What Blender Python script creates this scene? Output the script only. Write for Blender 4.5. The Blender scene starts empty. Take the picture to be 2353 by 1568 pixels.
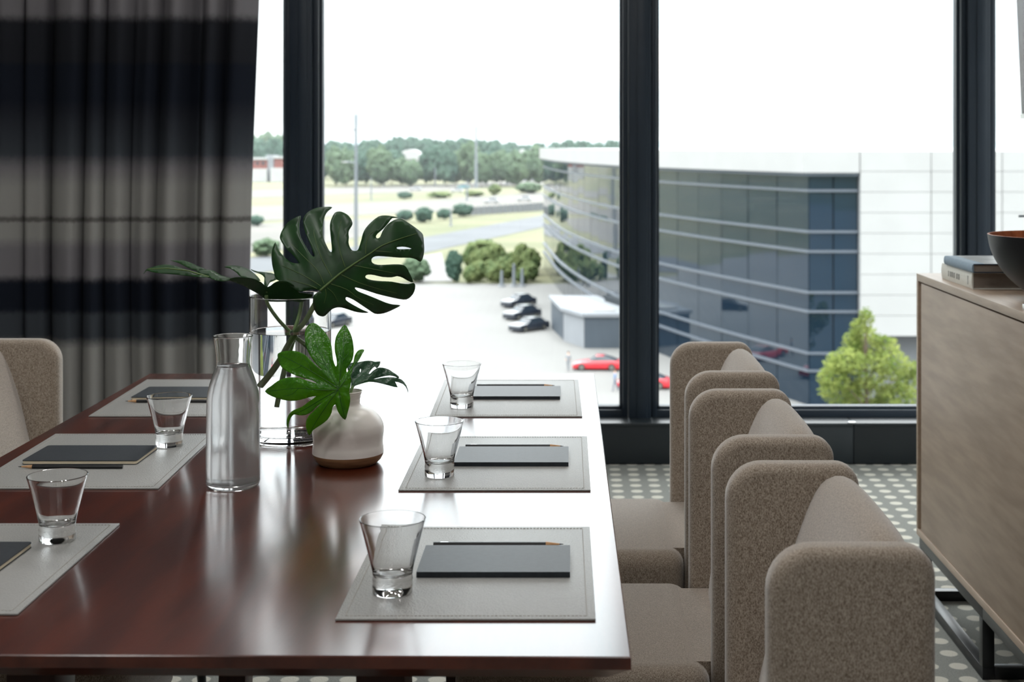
import bpy, bmesh, math, random
from mathutils import Vector, Matrix, noise
from mathutils.geometry import delaunay_2d_cdt

random.seed(7)
sc = bpy.context.scene
col = sc.collection

# ------------------------------------------------------------------ camera
FPX, VX, VY, EYE = 3245.0, 1310.0, 335.0, 1.34      # focal length and vanishing point in pixels of the 2353x1568 frame
cam_d = bpy.data.cameras.new('camera')
cam = bpy.data.objects.new('camera', cam_d)
col.objects.link(cam)
cam.location = (0, 0, EYE)
cam.rotation_euler = (math.radians(90), 0, 0)
cam_d.sensor_width = 36.0
cam_d.lens = 36.0 * FPX / 2353.0
cam_d.shift_x = (1176.5 - VX) / 2353.0
cam_d.shift_y = -(784.0 - VY) / 2353.0
cam_d.clip_end = 8000
cam_d.dof.use_dof = True
cam_d.dof.focus_distance = 2.55
cam_d.dof.aperture_fstop = 7.0
sc.camera = cam

# ------------------------------------------------------------------ sky, sun, exposure
sc.view_settings.view_transform = 'Standard'
sc.view_settings.look = 'None'
sc.view_settings.gamma = 1.0
sc.view_settings.use_curve_mapping = False
sc.view_settings.exposure = 1.9

w = bpy.data.worlds.new('sky'); sc.world = w
w.use_nodes = True
nt = w.node_tree; nt.nodes.clear()
def N(t, ty, **kw):
    n = t.nodes.new(ty)
    for k, v in kw.items():
        setattr(n, k, v)
    return n
tc = N(nt, 'ShaderNodeTexCoord')
sep = N(nt, 'ShaderNodeSeparateXYZ')
nt.links.new(tc.outputs['Generated'], sep.inputs[0])
# overcast sky: brightness grows steadily from the horizon to the zenith; no sun
mx = N(nt, 'ShaderNodeMath', operation='MAXIMUM'); mx.inputs[1].default_value = 0.0
nt.links.new(sep.outputs[2], mx.inputs[0])
ma = N(nt, 'ShaderNodeMath', operation='MULTIPLY_ADD'); ma.inputs[1].default_value = 3.2; ma.inputs[2].default_value = 0.32
nt.links.new(mx.outputs[0], ma.inputs[0])
mp = N(nt, 'ShaderNodeMapping'); mp.inputs['Scale'].default_value = (2.2, 2.2, 17.0)
nt.links.new(tc.outputs['Generated'], mp.inputs[0])
nz = N(nt, 'ShaderNodeTexNoise'); nz.inputs['Scale'].default_value = 1.3; nz.inputs['Detail'].default_value = 4
nt.links.new(mp.outputs[0], nz.inputs['Vector'])
cr = N(nt, 'ShaderNodeValToRGB')
cr.color_ramp.elements[0].position = 0.38; cr.color_ramp.elements[0].color = (0.70, 0.83, 0.89, 1)
cr.color_ramp.elements[1].position = 0.62; cr.color_ramp.elements[1].color = (0.99, 0.98, 0.96, 1)
nt.links.new(nz.outputs[0], cr.inputs[0])
vm = N(nt, 'ShaderNodeMixRGB', blend_type='MULTIPLY'); vm.inputs[0].default_value = 1.0
nt.links.new(cr.outputs[0], vm.inputs[1]); nt.links.new(ma.outputs[0], vm.inputs[2])
bg = N(nt, 'ShaderNodeBackground'); bg.inputs[1].default_value = 1.0
nt.links.new(vm.outputs[0], bg.inputs[0])
wo = N(nt, 'ShaderNodeOutputWorld')
nt.links.new(bg.outputs[0], wo.inputs[0])

# ------------------------------------------------------------------ helpers
def P(px, py, d):
    return Vector(((px - VX) * d / FPX, d, EYE - (py - VY) * d / FPX))
TABLE_Z = 0.75
def on_table(px, py, z=TABLE_Z):
    return P(px, py, FPX * (EYE - z) / (py - VY))
GROUND = EYE - 20.3
def on_ground(px, py, up=0.0):
    d = FPX * 20.3 / (py - VY)
    return Vector(((px - VX) * d / FPX, d, GROUND + up))

def lin(c):
    return c / 12.92 if c <= 0.04045 else ((c + 0.055) / 1.055) ** 2.4
def rgb(r, g, b):
    return (lin(r / 255), lin(g / 255), lin(b / 255), 1)

class MB:
    def __init__(s):
        s.v = []; s.f = []
    def add(s, vs, fs):
        o = len(s.v)
        s.v += [Vector(a) for a in vs]
        s.f += [tuple(i + o for i in f) for f in fs]
        return s
    def box(s, x0, x1, y0, y1, z0, z1):
        return s.add([(x0,y0,z0),(x1,y0,z0),(x1,y1,z0),(x0,y1,z0),(x0,y0,z1),(x1,y0,z1),(x1,y1,z1),(x0,y1,z1)],
                     [(3,2,1,0),(4,5,6,7),(0,1,5,4),(1,2,6,5),(2,3,7,6),(3,0,4,7)])
    def prism(s, poly, z0, z1):
        n = len(poly)
        s.add([(p[0],p[1],z0) for p in poly] + [(p[0],p[1],z1) for p in poly],
              [tuple(range(n-1,-1,-1)), tuple(range(n,2*n))] + [(i,(i+1)%n,n+(i+1)%n,n+i) for i in range(n)])
        return s
    def bar(s, a, b, wx, wy=None):
        """rectangular bar from a to b"""
        a = Vector(a); b = Vector(b); wy = wy or wx
        d = (b - a).normalized()
        u = d.cross(Vector((0,0,1)))
        if u.length < 1e-3: u = Vector((1,0,0))
        u.normalize(); v = d.cross(u)
        vs = []
        for p in (a, b):
            for (i, j) in ((-1,-1),(1,-1),(1,1),(-1,1)):
                vs.append(p + u*i*wx/2 + v*j*wy/2)
        return s.add(vs, [(3,2,1,0),(4,5,6,7),(0,1,5,4),(1,2,6,5),(2,3,7,6),(3,0,4,7)])
    def tube(s, path, r, seg=10, caps=True):
        path = [Vector(p) for p in path]
        rs = r if isinstance(r, (list, tuple)) else [r]*len(path)
        rings = []
        u = None
        for i, p in enumerate(path):
            a = path[max(i-1,0)]; b = path[min(i+1,len(path)-1)]
            d = (b - a).normalized()
            if u is None:
                u = d.cross(Vector((0,0,1)))
                if u.length < 1e-3: u = d.cross(Vector((0,1,0)))
            u = (u - d*u.dot(d)).normalized()
            v = d.cross(u)
            rings.append([p + (u*math.cos(t)+v*math.sin(t))*rs[i] for t in [2*math.pi*k/seg for k in range(seg)]])
        vs = [q for rg in rings for q in rg]
        fs = []
        for i in range(len(path)-1):
            for k in range(seg):
                fs.append((i*seg+k, i*seg+(k+1)%seg, (i+1)*seg+(k+1)%seg, (i+1)*seg+k))
        if caps:
            fs.append(tuple(range(seg-1,-1,-1)))
            fs.append(tuple((len(path)-1)*seg+k for k in range(seg)))
        return s.add(vs, fs)
    def lathe(s, prof, seg=48, c=(0,0,0)):
        c = Vector(c); vs = []; idx = []
        for (r, z) in prof:
            if r < 1e-6:
                idx.append([len(vs)]); vs.append(c + Vector((0,0,z)))
            else:
                idx.append(list(range(len(vs), len(vs)+seg)))
                vs += [c + Vector((r*math.cos(2*math.pi*k/seg), r*math.sin(2*math.pi*k/seg), z)) for k in range(seg)]
        fs = []
        for a, b in zip(idx, idx[1:]):
            if len(a) == 1 and len(b) == 1: continue
            for k in range(seg):
                k2 = (k+1) % seg
                if len(a) == 1: fs.append((a[0], b[k2], b[k]))
                elif len(b) == 1: fs.append((a[k], a[k2], b[0]))
                else: fs.append((a[k], a[k2], b[k2], b[k]))
        return s.add(vs, fs)
    def slab(s, poly, t0, t1, r, axis, steps=4, bulge=0.0):
        """poly in a plane, swept t0..t1 along axis ('x','y','z'), edges rounded with radius r"""
        n = len(poly)
        pts = [Vector((p[0], p[1])) for p in poly]
        area = sum(pts[i].x*pts[(i+1)%n].y - pts[(i+1)%n].x*pts[i].y for i in range(n))
        if area < 0: pts.reverse()
        nor = []
        for i in range(n):
            e0 = (pts[i]-pts[i-1]); e1 = (pts[(i+1)%n]-pts[i])
            n0 = Vector((e0.y,-e0.x)).normalized(); n1 = Vector((e1.y,-e1.x)).normalized()
            m = (n0+n1)
            m = m.normalized() if m.length > 1e-6 else n0
            nor.append(m / max(0.5, m.dot(n0)))
        lv = []
        for k in range(steps+1):
            a = math.pi/2*k/steps
            lv.append((t0 + r*(1-math.sin(a)), r*(1-math.cos(a))) )
        lv.reverse()           # from the flat face outwards: inset r -> 0
        rings = [(t, ins) for (t, ins) in [(t0 + r*(1-math.cos(math.pi/2*k/steps)), r*(1-math.sin(math.pi/2*k/steps))) for k in range(steps+1)]]
        rings += [(t0+t1-t, ins) for (t, ins) in reversed(rings)]
        def mk(p, t):
            if axis == 'z': return (p.x, p.y, t)
            if axis == 'y': return (p.x, t, p.y)
            return (t, p.x, p.y)
        vs = []
        for (t, ins) in rings:
            for p, m in zip(pts, nor):
                vs.append(mk(p - m*ins, t))
        R = len(rings); fs = []
        for i in range(R-1):
            for k in range(n):
                fs.append((i*n+k, i*n+(k+1)%n, (i+1)*n+(k+1)%n, (i+1)*n+k))
        c = Vector((0,0))
        for p in pts: c += p/n
        fs.append(tuple(range(n-1,-1,-1)))
        fs.append(tuple((R-1)*n+k for k in range(n)))
        return s.add(vs, fs)
    def mesh(s, name, m, bevel=0, smooth=40, off=None, segs=2, recalc=True):
        me = bpy.data.meshes.new(name)
        vs = s.v if off is None else [v - off for v in s.v]
        me.from_pydata([tuple(v) for v in vs], [], s.f)
        bm = bmesh.new(); bm.from_mesh(me)
        if recalc: bmesh.ops.recalc_face_normals(bm, faces=bm.faces)
        if bevel:
            es = [e for e in bm.edges if len(e.link_faces) == 2 and e.calc_face_angle(0) > 0.5]
            bmesh.ops.bevel(bm, geom=es, offset=bevel, segments=segs, profile=0.5, affect='EDGES', clamp_overlap=True)
        for f in bm.faces: f.smooth = smooth > 0
        bm.to_mesh(me); bm.free()
        if smooth: me.set_sharp_from_angle(angle=math.radians(smooth))
        if m is not None:
            me.materials.append(m)
        return me

def tag(o, label, cat, group=None):
    o['label'] = label; o['category'] = cat
    if group: o['group'] = group
    return o
def link(name, me, parent=None, loc=None):
    o = bpy.data.objects.new(name, me); col.objects.link(o)
    if parent is not None: o.parent = parent
    if loc is not None: o.location = loc
    return o
def empty(name, loc=(0,0,0), rz=0):
    o = bpy.data.objects.new(name, None); col.objects.link(o)
    o.location = loc; o.rotation_euler = (0,0,rz); o.empty_display_size = 0.1
    return o
def part(root, name, mb, m, world=False, **kw):
    off = Vector(root.location) if world else None
    if world and root.parent is not None: off = Vector(root.location) + Vector(root.parent.location)
    return link(name, mb.mesh(name, m, off=off, **kw), root)
def struct(name, mb, m, **kw):
    o = link(name, mb.mesh(name, m, **kw)); o['kind'] = 'structure'
    return o
def single(name, mb, m, label, cat, loc=(0,0,0), group=None, **kw):
    loc = Vector(loc)
    o = link(name, mb.mesh(name, m, off=loc, **kw), None, loc)
    return tag(o, label, cat, group)
def copy_tree(o, parent=None):
    c = o.copy(); col.objects.link(c); c.parent = parent
    for ch in list(o.children): copy_tree(ch, c)
    return c
def crom(pts, n=4, closed=False):
    pts = [Vector(p) for p in pts]; out = []; L = len(pts)
    rng = range(L) if closed else range(L-1)
    for i in rng:
        if closed: p0,p1,p2,p3 = pts[i-1],pts[i],pts[(i+1)%L],pts[(i+2)%L]
        else: p0,p1,p2,p3 = pts[max(i-1,0)],pts[i],pts[i+1],pts[min(i+2,L-1)]
        for k in range(n):
            t = k/n
            out.append(0.5*((2*p1)+(p2-p0)*t+(2*p0-5*p1+4*p2-p3)*t*t+(3*p1-p0-3*p2+p3)*t*t*t))
    if not closed: out.append(pts[-1])
    return out
def rrect(x0, x1, z0, z1, rs, seg=7):
    """rounded rectangle, radii for corners (x0z0, x1z0, x1z1, x0z1)"""
    out = []
    for (cx, cz, r, a0) in ((x0+rs[0],z0+rs[0],rs[0],180),(x1-rs[1],z0+rs[1],rs[1],270),(x1-rs[2],z1-rs[2],rs[2],0),(x0+rs[3],z1-rs[3],rs[3],90)):
        if r < 1e-5: out.append((cx,cz)); continue
        for k in range(seg+1):
            a = math.radians(a0+90*k/seg)
            out.append((cx+r*math.cos(a), cz+r*math.sin(a)))
    return out

# ------------------------------------------------------------------ materials
def mat(name, base, rough=0.5, metal=0.0, noise_amt=0.0, base2=None, scale=20.0, detail=4, stretch=(1,1,1), bump=0.0, bscale=None,
        coat=0.0, spec=0.5, ramp=(0.35,0.65), trans=0.0, ior=1.45, sheen=0.0, subsurf=0.0, bdist=0.001, coat_rough=0.03, coat_ior=1.5):
    m = bpy.data.materials.new(name); m.use_nodes = True
    t = m.node_tree; b = t.nodes['Principled BSDF']
    b.inputs['Base Color'].default_value = base
    b.inputs['Roughness'].default_value = rough
    b.inputs['Metallic'].default_value = metal
    b.inputs['Specular IOR Level'].default_value = spec
    b.inputs['Coat Weight'].default_value = coat
    b.inputs['Coat Roughness'].default_value = coat_rough
    b.inputs['Transmission Weight'].default_value = trans
    b.inputs['IOR'].default_value = ior
    b.inputs['Sheen Weight'].default_value = sheen
    b.inputs['Coat IOR'].default_value = coat_ior
    tcn = mp_ = None
    if base2 is not None or bump:
        tcn = N(t,'ShaderNodeTexCoord'); mp_ = N(t,'ShaderNodeMapping')
        mp_.inputs['Scale'].default_value = stretch
        t.links.new(tcn.outputs['Object'], mp_.inputs[0])
    if base2 is not None:
        n = N(t,'ShaderNodeTexNoise'); n.inputs['Scale'].default_value = scale; n.inputs['Detail'].default_value = detail
        t.links.new(mp_.outputs[0], n.inputs['Vector'])
        r = N(t,'ShaderNodeValToRGB')
        r.color_ramp.elements[0].position = ramp[0]; r.color_ramp.elements[0].color = base
        r.color_ramp.elements[1].position = ramp[1]; r.color_ramp.elements[1].color = base2
        t.links.new(n.outputs[0], r.inputs[0]); t.links.new(r.outputs[0], b.inputs['Base Color'])
    if bump:
        n2 = N(t,'ShaderNodeTexNoise'); n2.inputs['Scale'].default_value = bscale or scale; n2.inputs['Detail'].default_value = 3
        t.links.new(mp_.outputs[0], n2.inputs['Vector'])
        bp = N(t,'ShaderNodeBump'); bp.inputs['Strength'].default_value = bump; bp.inputs['Distance'].default_value = bdist
        t.links.new(n2.outputs[0], bp.inputs['Height']); t.links.new(bp.outputs[0], b.inputs['Normal'])
    return m

M = {}
M['fabric'] = mat('heather fabric', rgb(112,98,84), 0.95, base2=rgb(190,177,162), scale=620, detail=3, stretch=(1,1,0.6), bump=0.45, bscale=800, spec=0.2, ramp=(0.30,0.70), sheen=0.6)
M['walnut'] = mat('dark walnut', rgb(64,20,9), 0.3, base2=rgb(92,36,18), scale=5, detail=5, stretch=(4,0.5,4), bump=0.12, bscale=90, spec=0.15, coat=1.0, coat_rough=0.17, coat_ior=1.75)
M['walnut_leg'] = mat('walnut leg', rgb(46,21,14), 0.4, base2=rgb(66,32,22), scale=8, stretch=(6,6,0.6))
M['leather'] = mat('grey leather', rgb(154,154,151), 0.34, base2=rgb(162,162,159), scale=500, bump=0.8, bscale=420, spec=0.5, bdist=0.0016)
M['stitch'] = mat('stitch thread', rgb(176,172,165), 0.7)
M['cover'] = mat('notebook cover', rgb(36,42,48), 0.45, base2=rgb(44,50,56), scale=120, bump=0.15, bscale=900)
M['paper'] = mat('paper', rgb(232,216,186), 0.8, base2=rgb(240,228,204), scale=300, stretch=(1,1,20))
M['pencil'] = mat('black lacquer', rgb(22,22,24), 0.35)
M['cedar'] = mat('cedar wood', rgb(196,148,104), 0.7, base2=rgb(214,170,126), scale=80, stretch=(1,8,8))
M['graphite'] = mat('graphite', rgb(40,40,44), 0.4)
M['silver'] = mat('silver', rgb(200,202,204), 0.25, metal=1.0)
M['frame'] = mat('dark window frame', rgb(36,46,57), 0.42, base2=rgb(40,50,61), scale=4, spec=0.4)
M['heater'] = mat('dark heater cover', rgb(34,40,44), 0.38, base2=rgb(38,44,48), scale=3)
M['black_metal'] = mat('black metal', rgb(24,26,28), 0.35, base2=rgb(30,32,34), scale=30)
M['wall'] = mat('wall paint', rgb(150,148,145), 0.85, base2=rgb(156,154,151), scale=2)
M['ceiling'] = mat('ceiling paint', rgb(228,226,222), 0.9, base2=rgb(232,230,226), scale=2)
M['oak'] = mat('grey oak veneer', rgb(142,123,106), 0.5, base2=rgb(160,141,123), scale=5, detail=8, stretch=(4,1,7), bump=0.05, bscale=30)
M['oak_edge'] = mat('oak edging', rgb(156,136,117), 0.45, base2=rgb(168,148,129), scale=10, stretch=(8,1,8))
M['gap'] = mat('black recess', rgb(16,16,17), 0.6)
M['bowl_out'] = mat('black bowl lacquer', rgb(20,22,26), 0.45)
M['bowl_in'] = mat('bowl wood', rgb(150,84,48), 0.5, base2=rgb(186,112,70), scale=10, stretch=(6,6,1))
M['spine_blue'] = mat('blue grey cloth', rgb(128,148,164), 0.7, base2=rgb(138,158,174), scale=200)
M['spine_cream'] = mat('cream cloth', rgb(214,214,206), 0.75, base2=rgb(222,222,214), scale=200)
M['book_print'] = mat('cover photograph', rgb(70,74,74), 0.3, base2=rgb(128,132,130), scale=25)
M['navy'] = mat('navy board', rgb(20,40,62), 0.5)
M['page_grey'] = mat('page block', rgb(128,118,110), 0.8, base2=rgb(150,140,130), scale=60, stretch=(1,1,40))
M['ink'] = mat('grey ink', rgb(172,174,172), 0.8)
M['screen'] = mat('screen', rgb(14,15,17), 0.18)
M['glaze'] = mat('white glaze', rgb(240,233,226), 0.32, base2=rgb(244,238,232), scale=14, spec=0.5)
M['clay'] = mat('tan clay', rgb(164,124,88), 0.55, base2=rgb(136,98,68), scale=22, stretch=(1,1,7))
M['concrete_lot'] = mat('pale concrete', rgb(95,94,92), 0.9, base2=rgb(102,101,99), scale=0.05, detail=6)
M['road'] = mat('road', rgb(77,75,71), 0.9, base2=rgb(85,82,77), scale=0.04)
M['asphalt'] = mat('asphalt', rgb(64,66,69), 0.9, base2=rgb(72,74,77), scale=0.05)
M['grass'] = mat('dry grass', rgb(72,75,50), 0.95, base2=rgb(92,89,66), scale=0.03, detail=8)
M['white_clad'] = mat('white cladding', rgb(144,144,143), 0.6, base2=rgb(148,148,147), scale=0.3)
M['grey_clad'] = mat('grey cladding', rgb(58,66,74), 0.6, base2=rgb(62,70,78), scale=0.3)
M['lt_grey'] = mat('light grey render', rgb(116,119,123), 0.8, base2=rgb(122,125,129), scale=0.3)
M['core'] = mat('building core', rgb(26,34,40), 0.8)
M['rail'] = mat('pale facade rail', rgb(80,86,94), 0.4)
M['brick_red'] = mat('red brick', rgb(112,62,54), 0.9, base2=rgb(100,54,46), scale=0.6)
M['pole'] = mat('galvanised pole', rgb(100,105,110), 0.5)
M['tyre'] = mat('tyre', rgb(26,26,28), 0.8)
M['alloy'] = mat('alloy wheel', rgb(120,118,112), 0.35, metal=0.6)
M['car_glass'] = mat('car glass', rgb(30,38,46), 0.08)
M['red_paint'] = mat('red car paint', rgb(178,22,36), 0.25, coat=1.0)
M['dark_paint'] = mat('dark car paint', rgb(30,35,44), 0.25, coat=1.0)
M['white_paint'] = mat('white car paint', rgb(140,140,140), 0.3)
M['teal_paint'] = mat('teal paint', rgb(74,112,116), 0.4)
M['bark'] = mat('bark', rgb(96,82,70), 0.9, base2=rgb(74,62,52), scale=2)
M['fence'] = mat('grey fence', rgb(86,88,90), 0.8)
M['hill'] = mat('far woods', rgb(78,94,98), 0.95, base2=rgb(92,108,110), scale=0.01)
M['orange'] = mat('orange', rgb(226,138,82), 0.6)

def leafy(name, c1, c2, scale, trl=0.35):
    m = bpy.data.materials.new(name); m.use_nodes = True
    t = m.node_tree; b = t.nodes['Principled BSDF']; o = t.nodes['Material Output']
    tcn = N(t,'ShaderNodeTexCoord'); n = N(t,'ShaderNodeTexNoise')
    n.inputs['Scale'].default_value = scale; n.inputs['Detail'].default_value = 5
    t.links.new(tcn.outputs['Object'], n.inputs['Vector'])
    r = N(t,'ShaderNodeValToRGB')
    r.color_ramp.elements[0].position = 0.35; r.color_ramp.elements[0].color = c1
    r.color_ramp.elements[1].position = 0.65; r.color_ramp.elements[1].color = c2
    t.links.new(n.outputs[0], r.inputs[0]); t.links.new(r.outputs[0], b.inputs['Base Color'])
    b.inputs['Roughness'].default_value = 0.8
    b.inputs['Specular IOR Level'].default_value = 0.2
    tr = N(t,'ShaderNodeBsdfTranslucent'); t.links.new(r.outputs[0], tr.inputs[0])
    mix = N(t,'ShaderNodeMixShader'); mix.inputs[0].default_value = trl
    t.links.new(b.outputs[0], mix.inputs[1]); t.links.new(tr.outputs[0], mix.inputs[2]); t.links.new(mix.outputs[0], o.inputs[0])
    return m
M['tree_a'] = leafy('woodland leaves', rgb(70,88,70), rgb(98,114,86), 0.35)
M['tree_b'] = leafy('dark woodland leaves', rgb(54,77,68), rgb(80,100,84), 0.35)
M['shrub'] = leafy('shrub leaves', rgb(70,88,56), rgb(112,120,76), 0.9)
M['young'] = leafy('young tree leaves', rgb(90,108,50), rgb(138,146,80), 1.2, 0.5)

def leaf_mat(name, c1, c2, rough, trl, tcol, scale=25, bump=0.0, bscale=60):
    m = bpy.data.materials.new(name); m.use_nodes = True
    t = m.node_tree; b = t.nodes['Principled BSDF']; o = t.nodes['Material Output']
    tcn = N(t,'ShaderNodeTexCoord'); n = N(t,'ShaderNodeTexNoise'); n.inputs['Scale'].default_value = scale; n.inputs['Detail'].default_value = 4
    t.links.new(tcn.outputs['Object'], n.inputs['Vector'])
    r = N(t,'ShaderNodeValToRGB')
    r.color_ramp.elements[0].position = 0.35; r.color_ramp.elements[0].color = c1
    r.color_ramp.elements[1].position = 0.68; r.color_ramp.elements[1].color = c2
    t.links.new(n.outputs[0], r.inputs[0]); t.links.new(r.outputs[0], b.inputs['Base Color'])
    b.inputs['Roughness'].default_value = rough
    tr = N(t,'ShaderNodeBsdfTranslucent'); tr.inputs[0].default_value = tcol
    mix = N(t,'ShaderNodeMixShader'); mix.inputs[0].default_value = trl
    t.links.new(b.outputs[0], mix.inputs[1]); t.links.new(tr.outputs[0], mix.inputs[2]); t.links.new(mix.outputs[0], o.inputs[0])
    if bump:
        n2 = N(t,'ShaderNodeTexNoise'); n2.inputs['Scale'].default_value = bscale; n2.inputs['Detail'].default_value = 2
        t.links.new(tcn.outputs['Object'], n2.inputs['Vector'])
        bp = N(t,'ShaderNodeBump'); bp.inputs['Strength'].default_value = bump; bp.inputs['Distance'].default_value = 0.004
        t.links.new(n2.outputs[0], bp.inputs['Height']); t.links.new(bp.outputs[0], b.inputs['Normal'])
    return m
M['monstera'] = leaf_mat('monstera blade', rgb(17,56,20), rgb(28,74,26), 0.42, 0.14, rgb(74,134,36))
M['monstera_vein'] = mat('monstera vein', rgb(84,110,52), 0.45)
M['fatsia'] = leaf_mat('fatsia blade', rgb(48,116,28), rgb(82,150,36), 0.28, 0.5, rgb(152,196,36), 30, 1.0, 100)
M['fatsia_dark'] = leaf_mat('dark fatsia blade', rgb(30,66,44), rgb(52,90,62), 0.35, 0.15, rgb(90,140,60), 30, 0.7, 110)
M['fatsia_vein'] = mat('fatsia vein', rgb(44,92,26), 0.5)
M['stem'] = mat('green stem', rgb(104,134,84), 0.4, base2=rgb(126,152,100), scale=30, stretch=(1,1,0.3))
M['stem_cut'] = mat('cut stem end', rgb(52,40,28), 0.8)

def glass(name, rough=0.0, ior=1.46, tint=(1,1,1,1)):
    return mat(name, tint, rough, trans=1.0, ior=ior)
M['glass'] = glass('clear glass')
M['water'] = glass('water', 0.0, 1.333)
# carafe glass misted with condensation below the water line
m = bpy.data.materials.new('misted glass'); m.use_nodes = True
t = m.node_tree; b = t.nodes['Principled BSDF']; o = t.nodes['Material Output']
b.inputs['Base Color'].default_value = (1,1,1,1); b.inputs['Transmission Weight'].default_value = 1.0; b.inputs['IOR'].default_value = 1.46
tcn = N(t,'ShaderNodeTexCoord'); sp = N(t,'ShaderNodeSeparateXYZ'); t.links.new(tcn.outputs['Object'], sp.inputs[0])
nn = N(t,'ShaderNodeTexNoise'); nn.inputs['Scale'].default_value = 40; t.links.new(tcn.outputs['Object'], nn.inputs['Vector'])
ad = N(t,'ShaderNodeMath', operation='MULTIPLY_ADD'); ad.inputs[1].default_value = 0.03; t.links.new(nn.outputs[0], ad.inputs[0]); t.links.new(sp.outputs[2], ad.inputs[2])
rp = N(t,'ShaderNodeMapRange'); rp.inputs[1].default_value = 0.200; rp.inputs[2].default_value = 0.235; rp.inputs[3].default_value = 0.14; rp.inputs[4].default_value = 0.0
t.links.new(ad.outputs[0], rp.inputs[0]); t.links.new(rp.outputs[0], b.inputs['Roughness'])
mf = N(t,'ShaderNodeMath', operation='MULTIPLY'); mf.inputs[1].default_value = 0.9; t.links.new(rp.outputs[0], mf.inputs[0])
df = N(t,'ShaderNodeBsdfDiffuse'); df.inputs[0].default_value = (.8,.82,.83,1)
tl = N(t,'ShaderNodeBsdfTranslucent'); tl.inputs[0].default_value = (.95,.97,.98,1)
m1_ = N(t,'ShaderNodeMixShader'); m1_.inputs[0].default_value = .75; t.links.new(df.outputs[0], m1_.inputs[1]); t.links.new(tl.outputs[0], m1_.inputs[2])
m2_ = N(t,'ShaderNodeMixShader'); t.links.new(mf.outputs[0], m2_.inputs[0]); t.links.new(b.outputs[0], m2_.inputs[1]); t.links.new(m1_.outputs[0], m2_.inputs[2]); t.links.new(m2_.outputs[0], o.inputs[0])
M['misted'] = m
# window pane: thin sheet, see-through with a weak mirror
m = bpy.data.materials.new('window pane'); m.use_nodes = True
t = m.node_tree; t.nodes.clear()
o = N(t,'ShaderNodeOutputMaterial'); tr = N(t,'ShaderNodeBsdfTransparent'); tr.inputs[0].default_value = (0.992,0.99,0.985,1)
gl = N(t,'ShaderNodeBsdfGlossy'); gl.inputs['Roughness'].default_value = 0.0
fr = N(t,'ShaderNodeFresnel'); fr.inputs[0].default_value = 1.25
mix = N(t,'ShaderNodeMixShader'); t.links.new(fr.outputs[0], mix.inputs[0]); t.links.new(tr.outputs[0], mix.inputs[1]); t.links.new(gl.outputs[0], mix.inputs[2])
t.links.new(mix.outputs[0], o.inputs[0])
M['pane'] = m
# mirror facade glass
M['facade'] = mat('facade glass', rgb(14,28,40), 0.03, spec=0.5, ior=1.6)
M['facade'].node_tree.nodes['Principled BSDF'].inputs['Specular Tint'].default_value = (0.58,0.78,1,1)
# carpet: grey-green pile with a grid of cream dots
m = bpy.data.materials.new('dotted carpet'); m.use_nodes = True
t = m.node_tree; b = t.nodes['Principled BSDF']; b.inputs['Roughness'].default_value = 0.95; b.inputs['Specular IOR Level'].default_value = 0.15
tcn = N(t,'ShaderNodeTexCoord'); sp = N(t,'ShaderNodeSeparateXYZ'); t.links.new(tcn.outputs['Object'], sp.inputs[0])
def axis_cell(out, pitch):
    d = N(t,'ShaderNodeMath', operation='DIVIDE'); d.inputs[1].default_value = pitch; t.links.new(out, d.inputs[0])
    f = N(t,'ShaderNodeMath', operation='FRACT'); t.links.new(d.outputs[0], f.inputs[0])
    s = N(t,'ShaderNodeMath', operation='SUBTRACT'); s.inputs[1].default_value = 0.5; t.links.new(f.outputs[0], s.inputs[0])
    k = N(t,'ShaderNodeMath', operation='MULTIPLY'); k.inputs[1].default_value = pitch; t.links.new(s.outputs[0], k.inputs[0])
    q = N(t,'ShaderNodeMath', operation='MULTIPLY'); t.links.new(k.outputs[0], q.inputs[0]); t.links.new(k.outputs[0], q.inputs[1])
    return q.outputs[0]
aa = N(t,'ShaderNodeMath', operation='ADD'); t.links.new(axis_cell(sp.outputs[0],0.074), aa.inputs[0]); t.links.new(axis_cell(sp.outputs[1],0.092), aa.inputs[1])
sq = N(t,'ShaderNodeMath', operation='SQRT'); t.links.new(aa.outputs[0], sq.inputs[0])
nn = N(t,'ShaderNodeTexNoise'); nn.inputs['Scale'].default_value = 220; nn.inputs['Detail'].default_value = 3; t.links.new(tcn.outputs['Object'], nn.inputs['Vector'])
wob = N(t,'ShaderNodeMath', operation='MULTIPLY_ADD'); wob.inputs[1].default_value = 0.006; t.links.new(nn.outputs[0], wob.inputs[0]); t.links.new(sq.outputs[0], wob.inputs[2])
mr = N(t,'ShaderNodeMapRange'); mr.inputs[1].default_value = 0.0245; mr.inputs[2].default_value = 0.0275; mr.inputs[3].default_value = 1; mr.inputs[4].default_value = 0
t.links.new(wob.outputs[0], mr.inputs[0])
pile = N(t,'ShaderNodeMixRGB'); pile.inputs[1].default_value = rgb(104,106,102); pile.inputs[2].default_value = rgb(146,147,142); t.links.new(nn.outputs[0], pile.inputs[0])
cm = N(t,'ShaderNodeMixRGB'); cm.inputs[2].default_value = rgb(192,189,178); t.links.new(mr.outputs[0], cm.inputs[0]); t.links.new(pile.outputs[0], cm.inputs[1])
t.links.new(cm.outputs[0], b.inputs['Base Color'])
bp = N(t,'ShaderNodeBump'); bp.inputs['Strength'].default_value = 0.5; bp.inputs['Distance'].default_value = 0.004; t.links.new(nn.outputs[0], bp.inputs['Height']); t.links.new(bp.outputs[0], b.inputs['Normal'])
M['carpet'] = m
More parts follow.
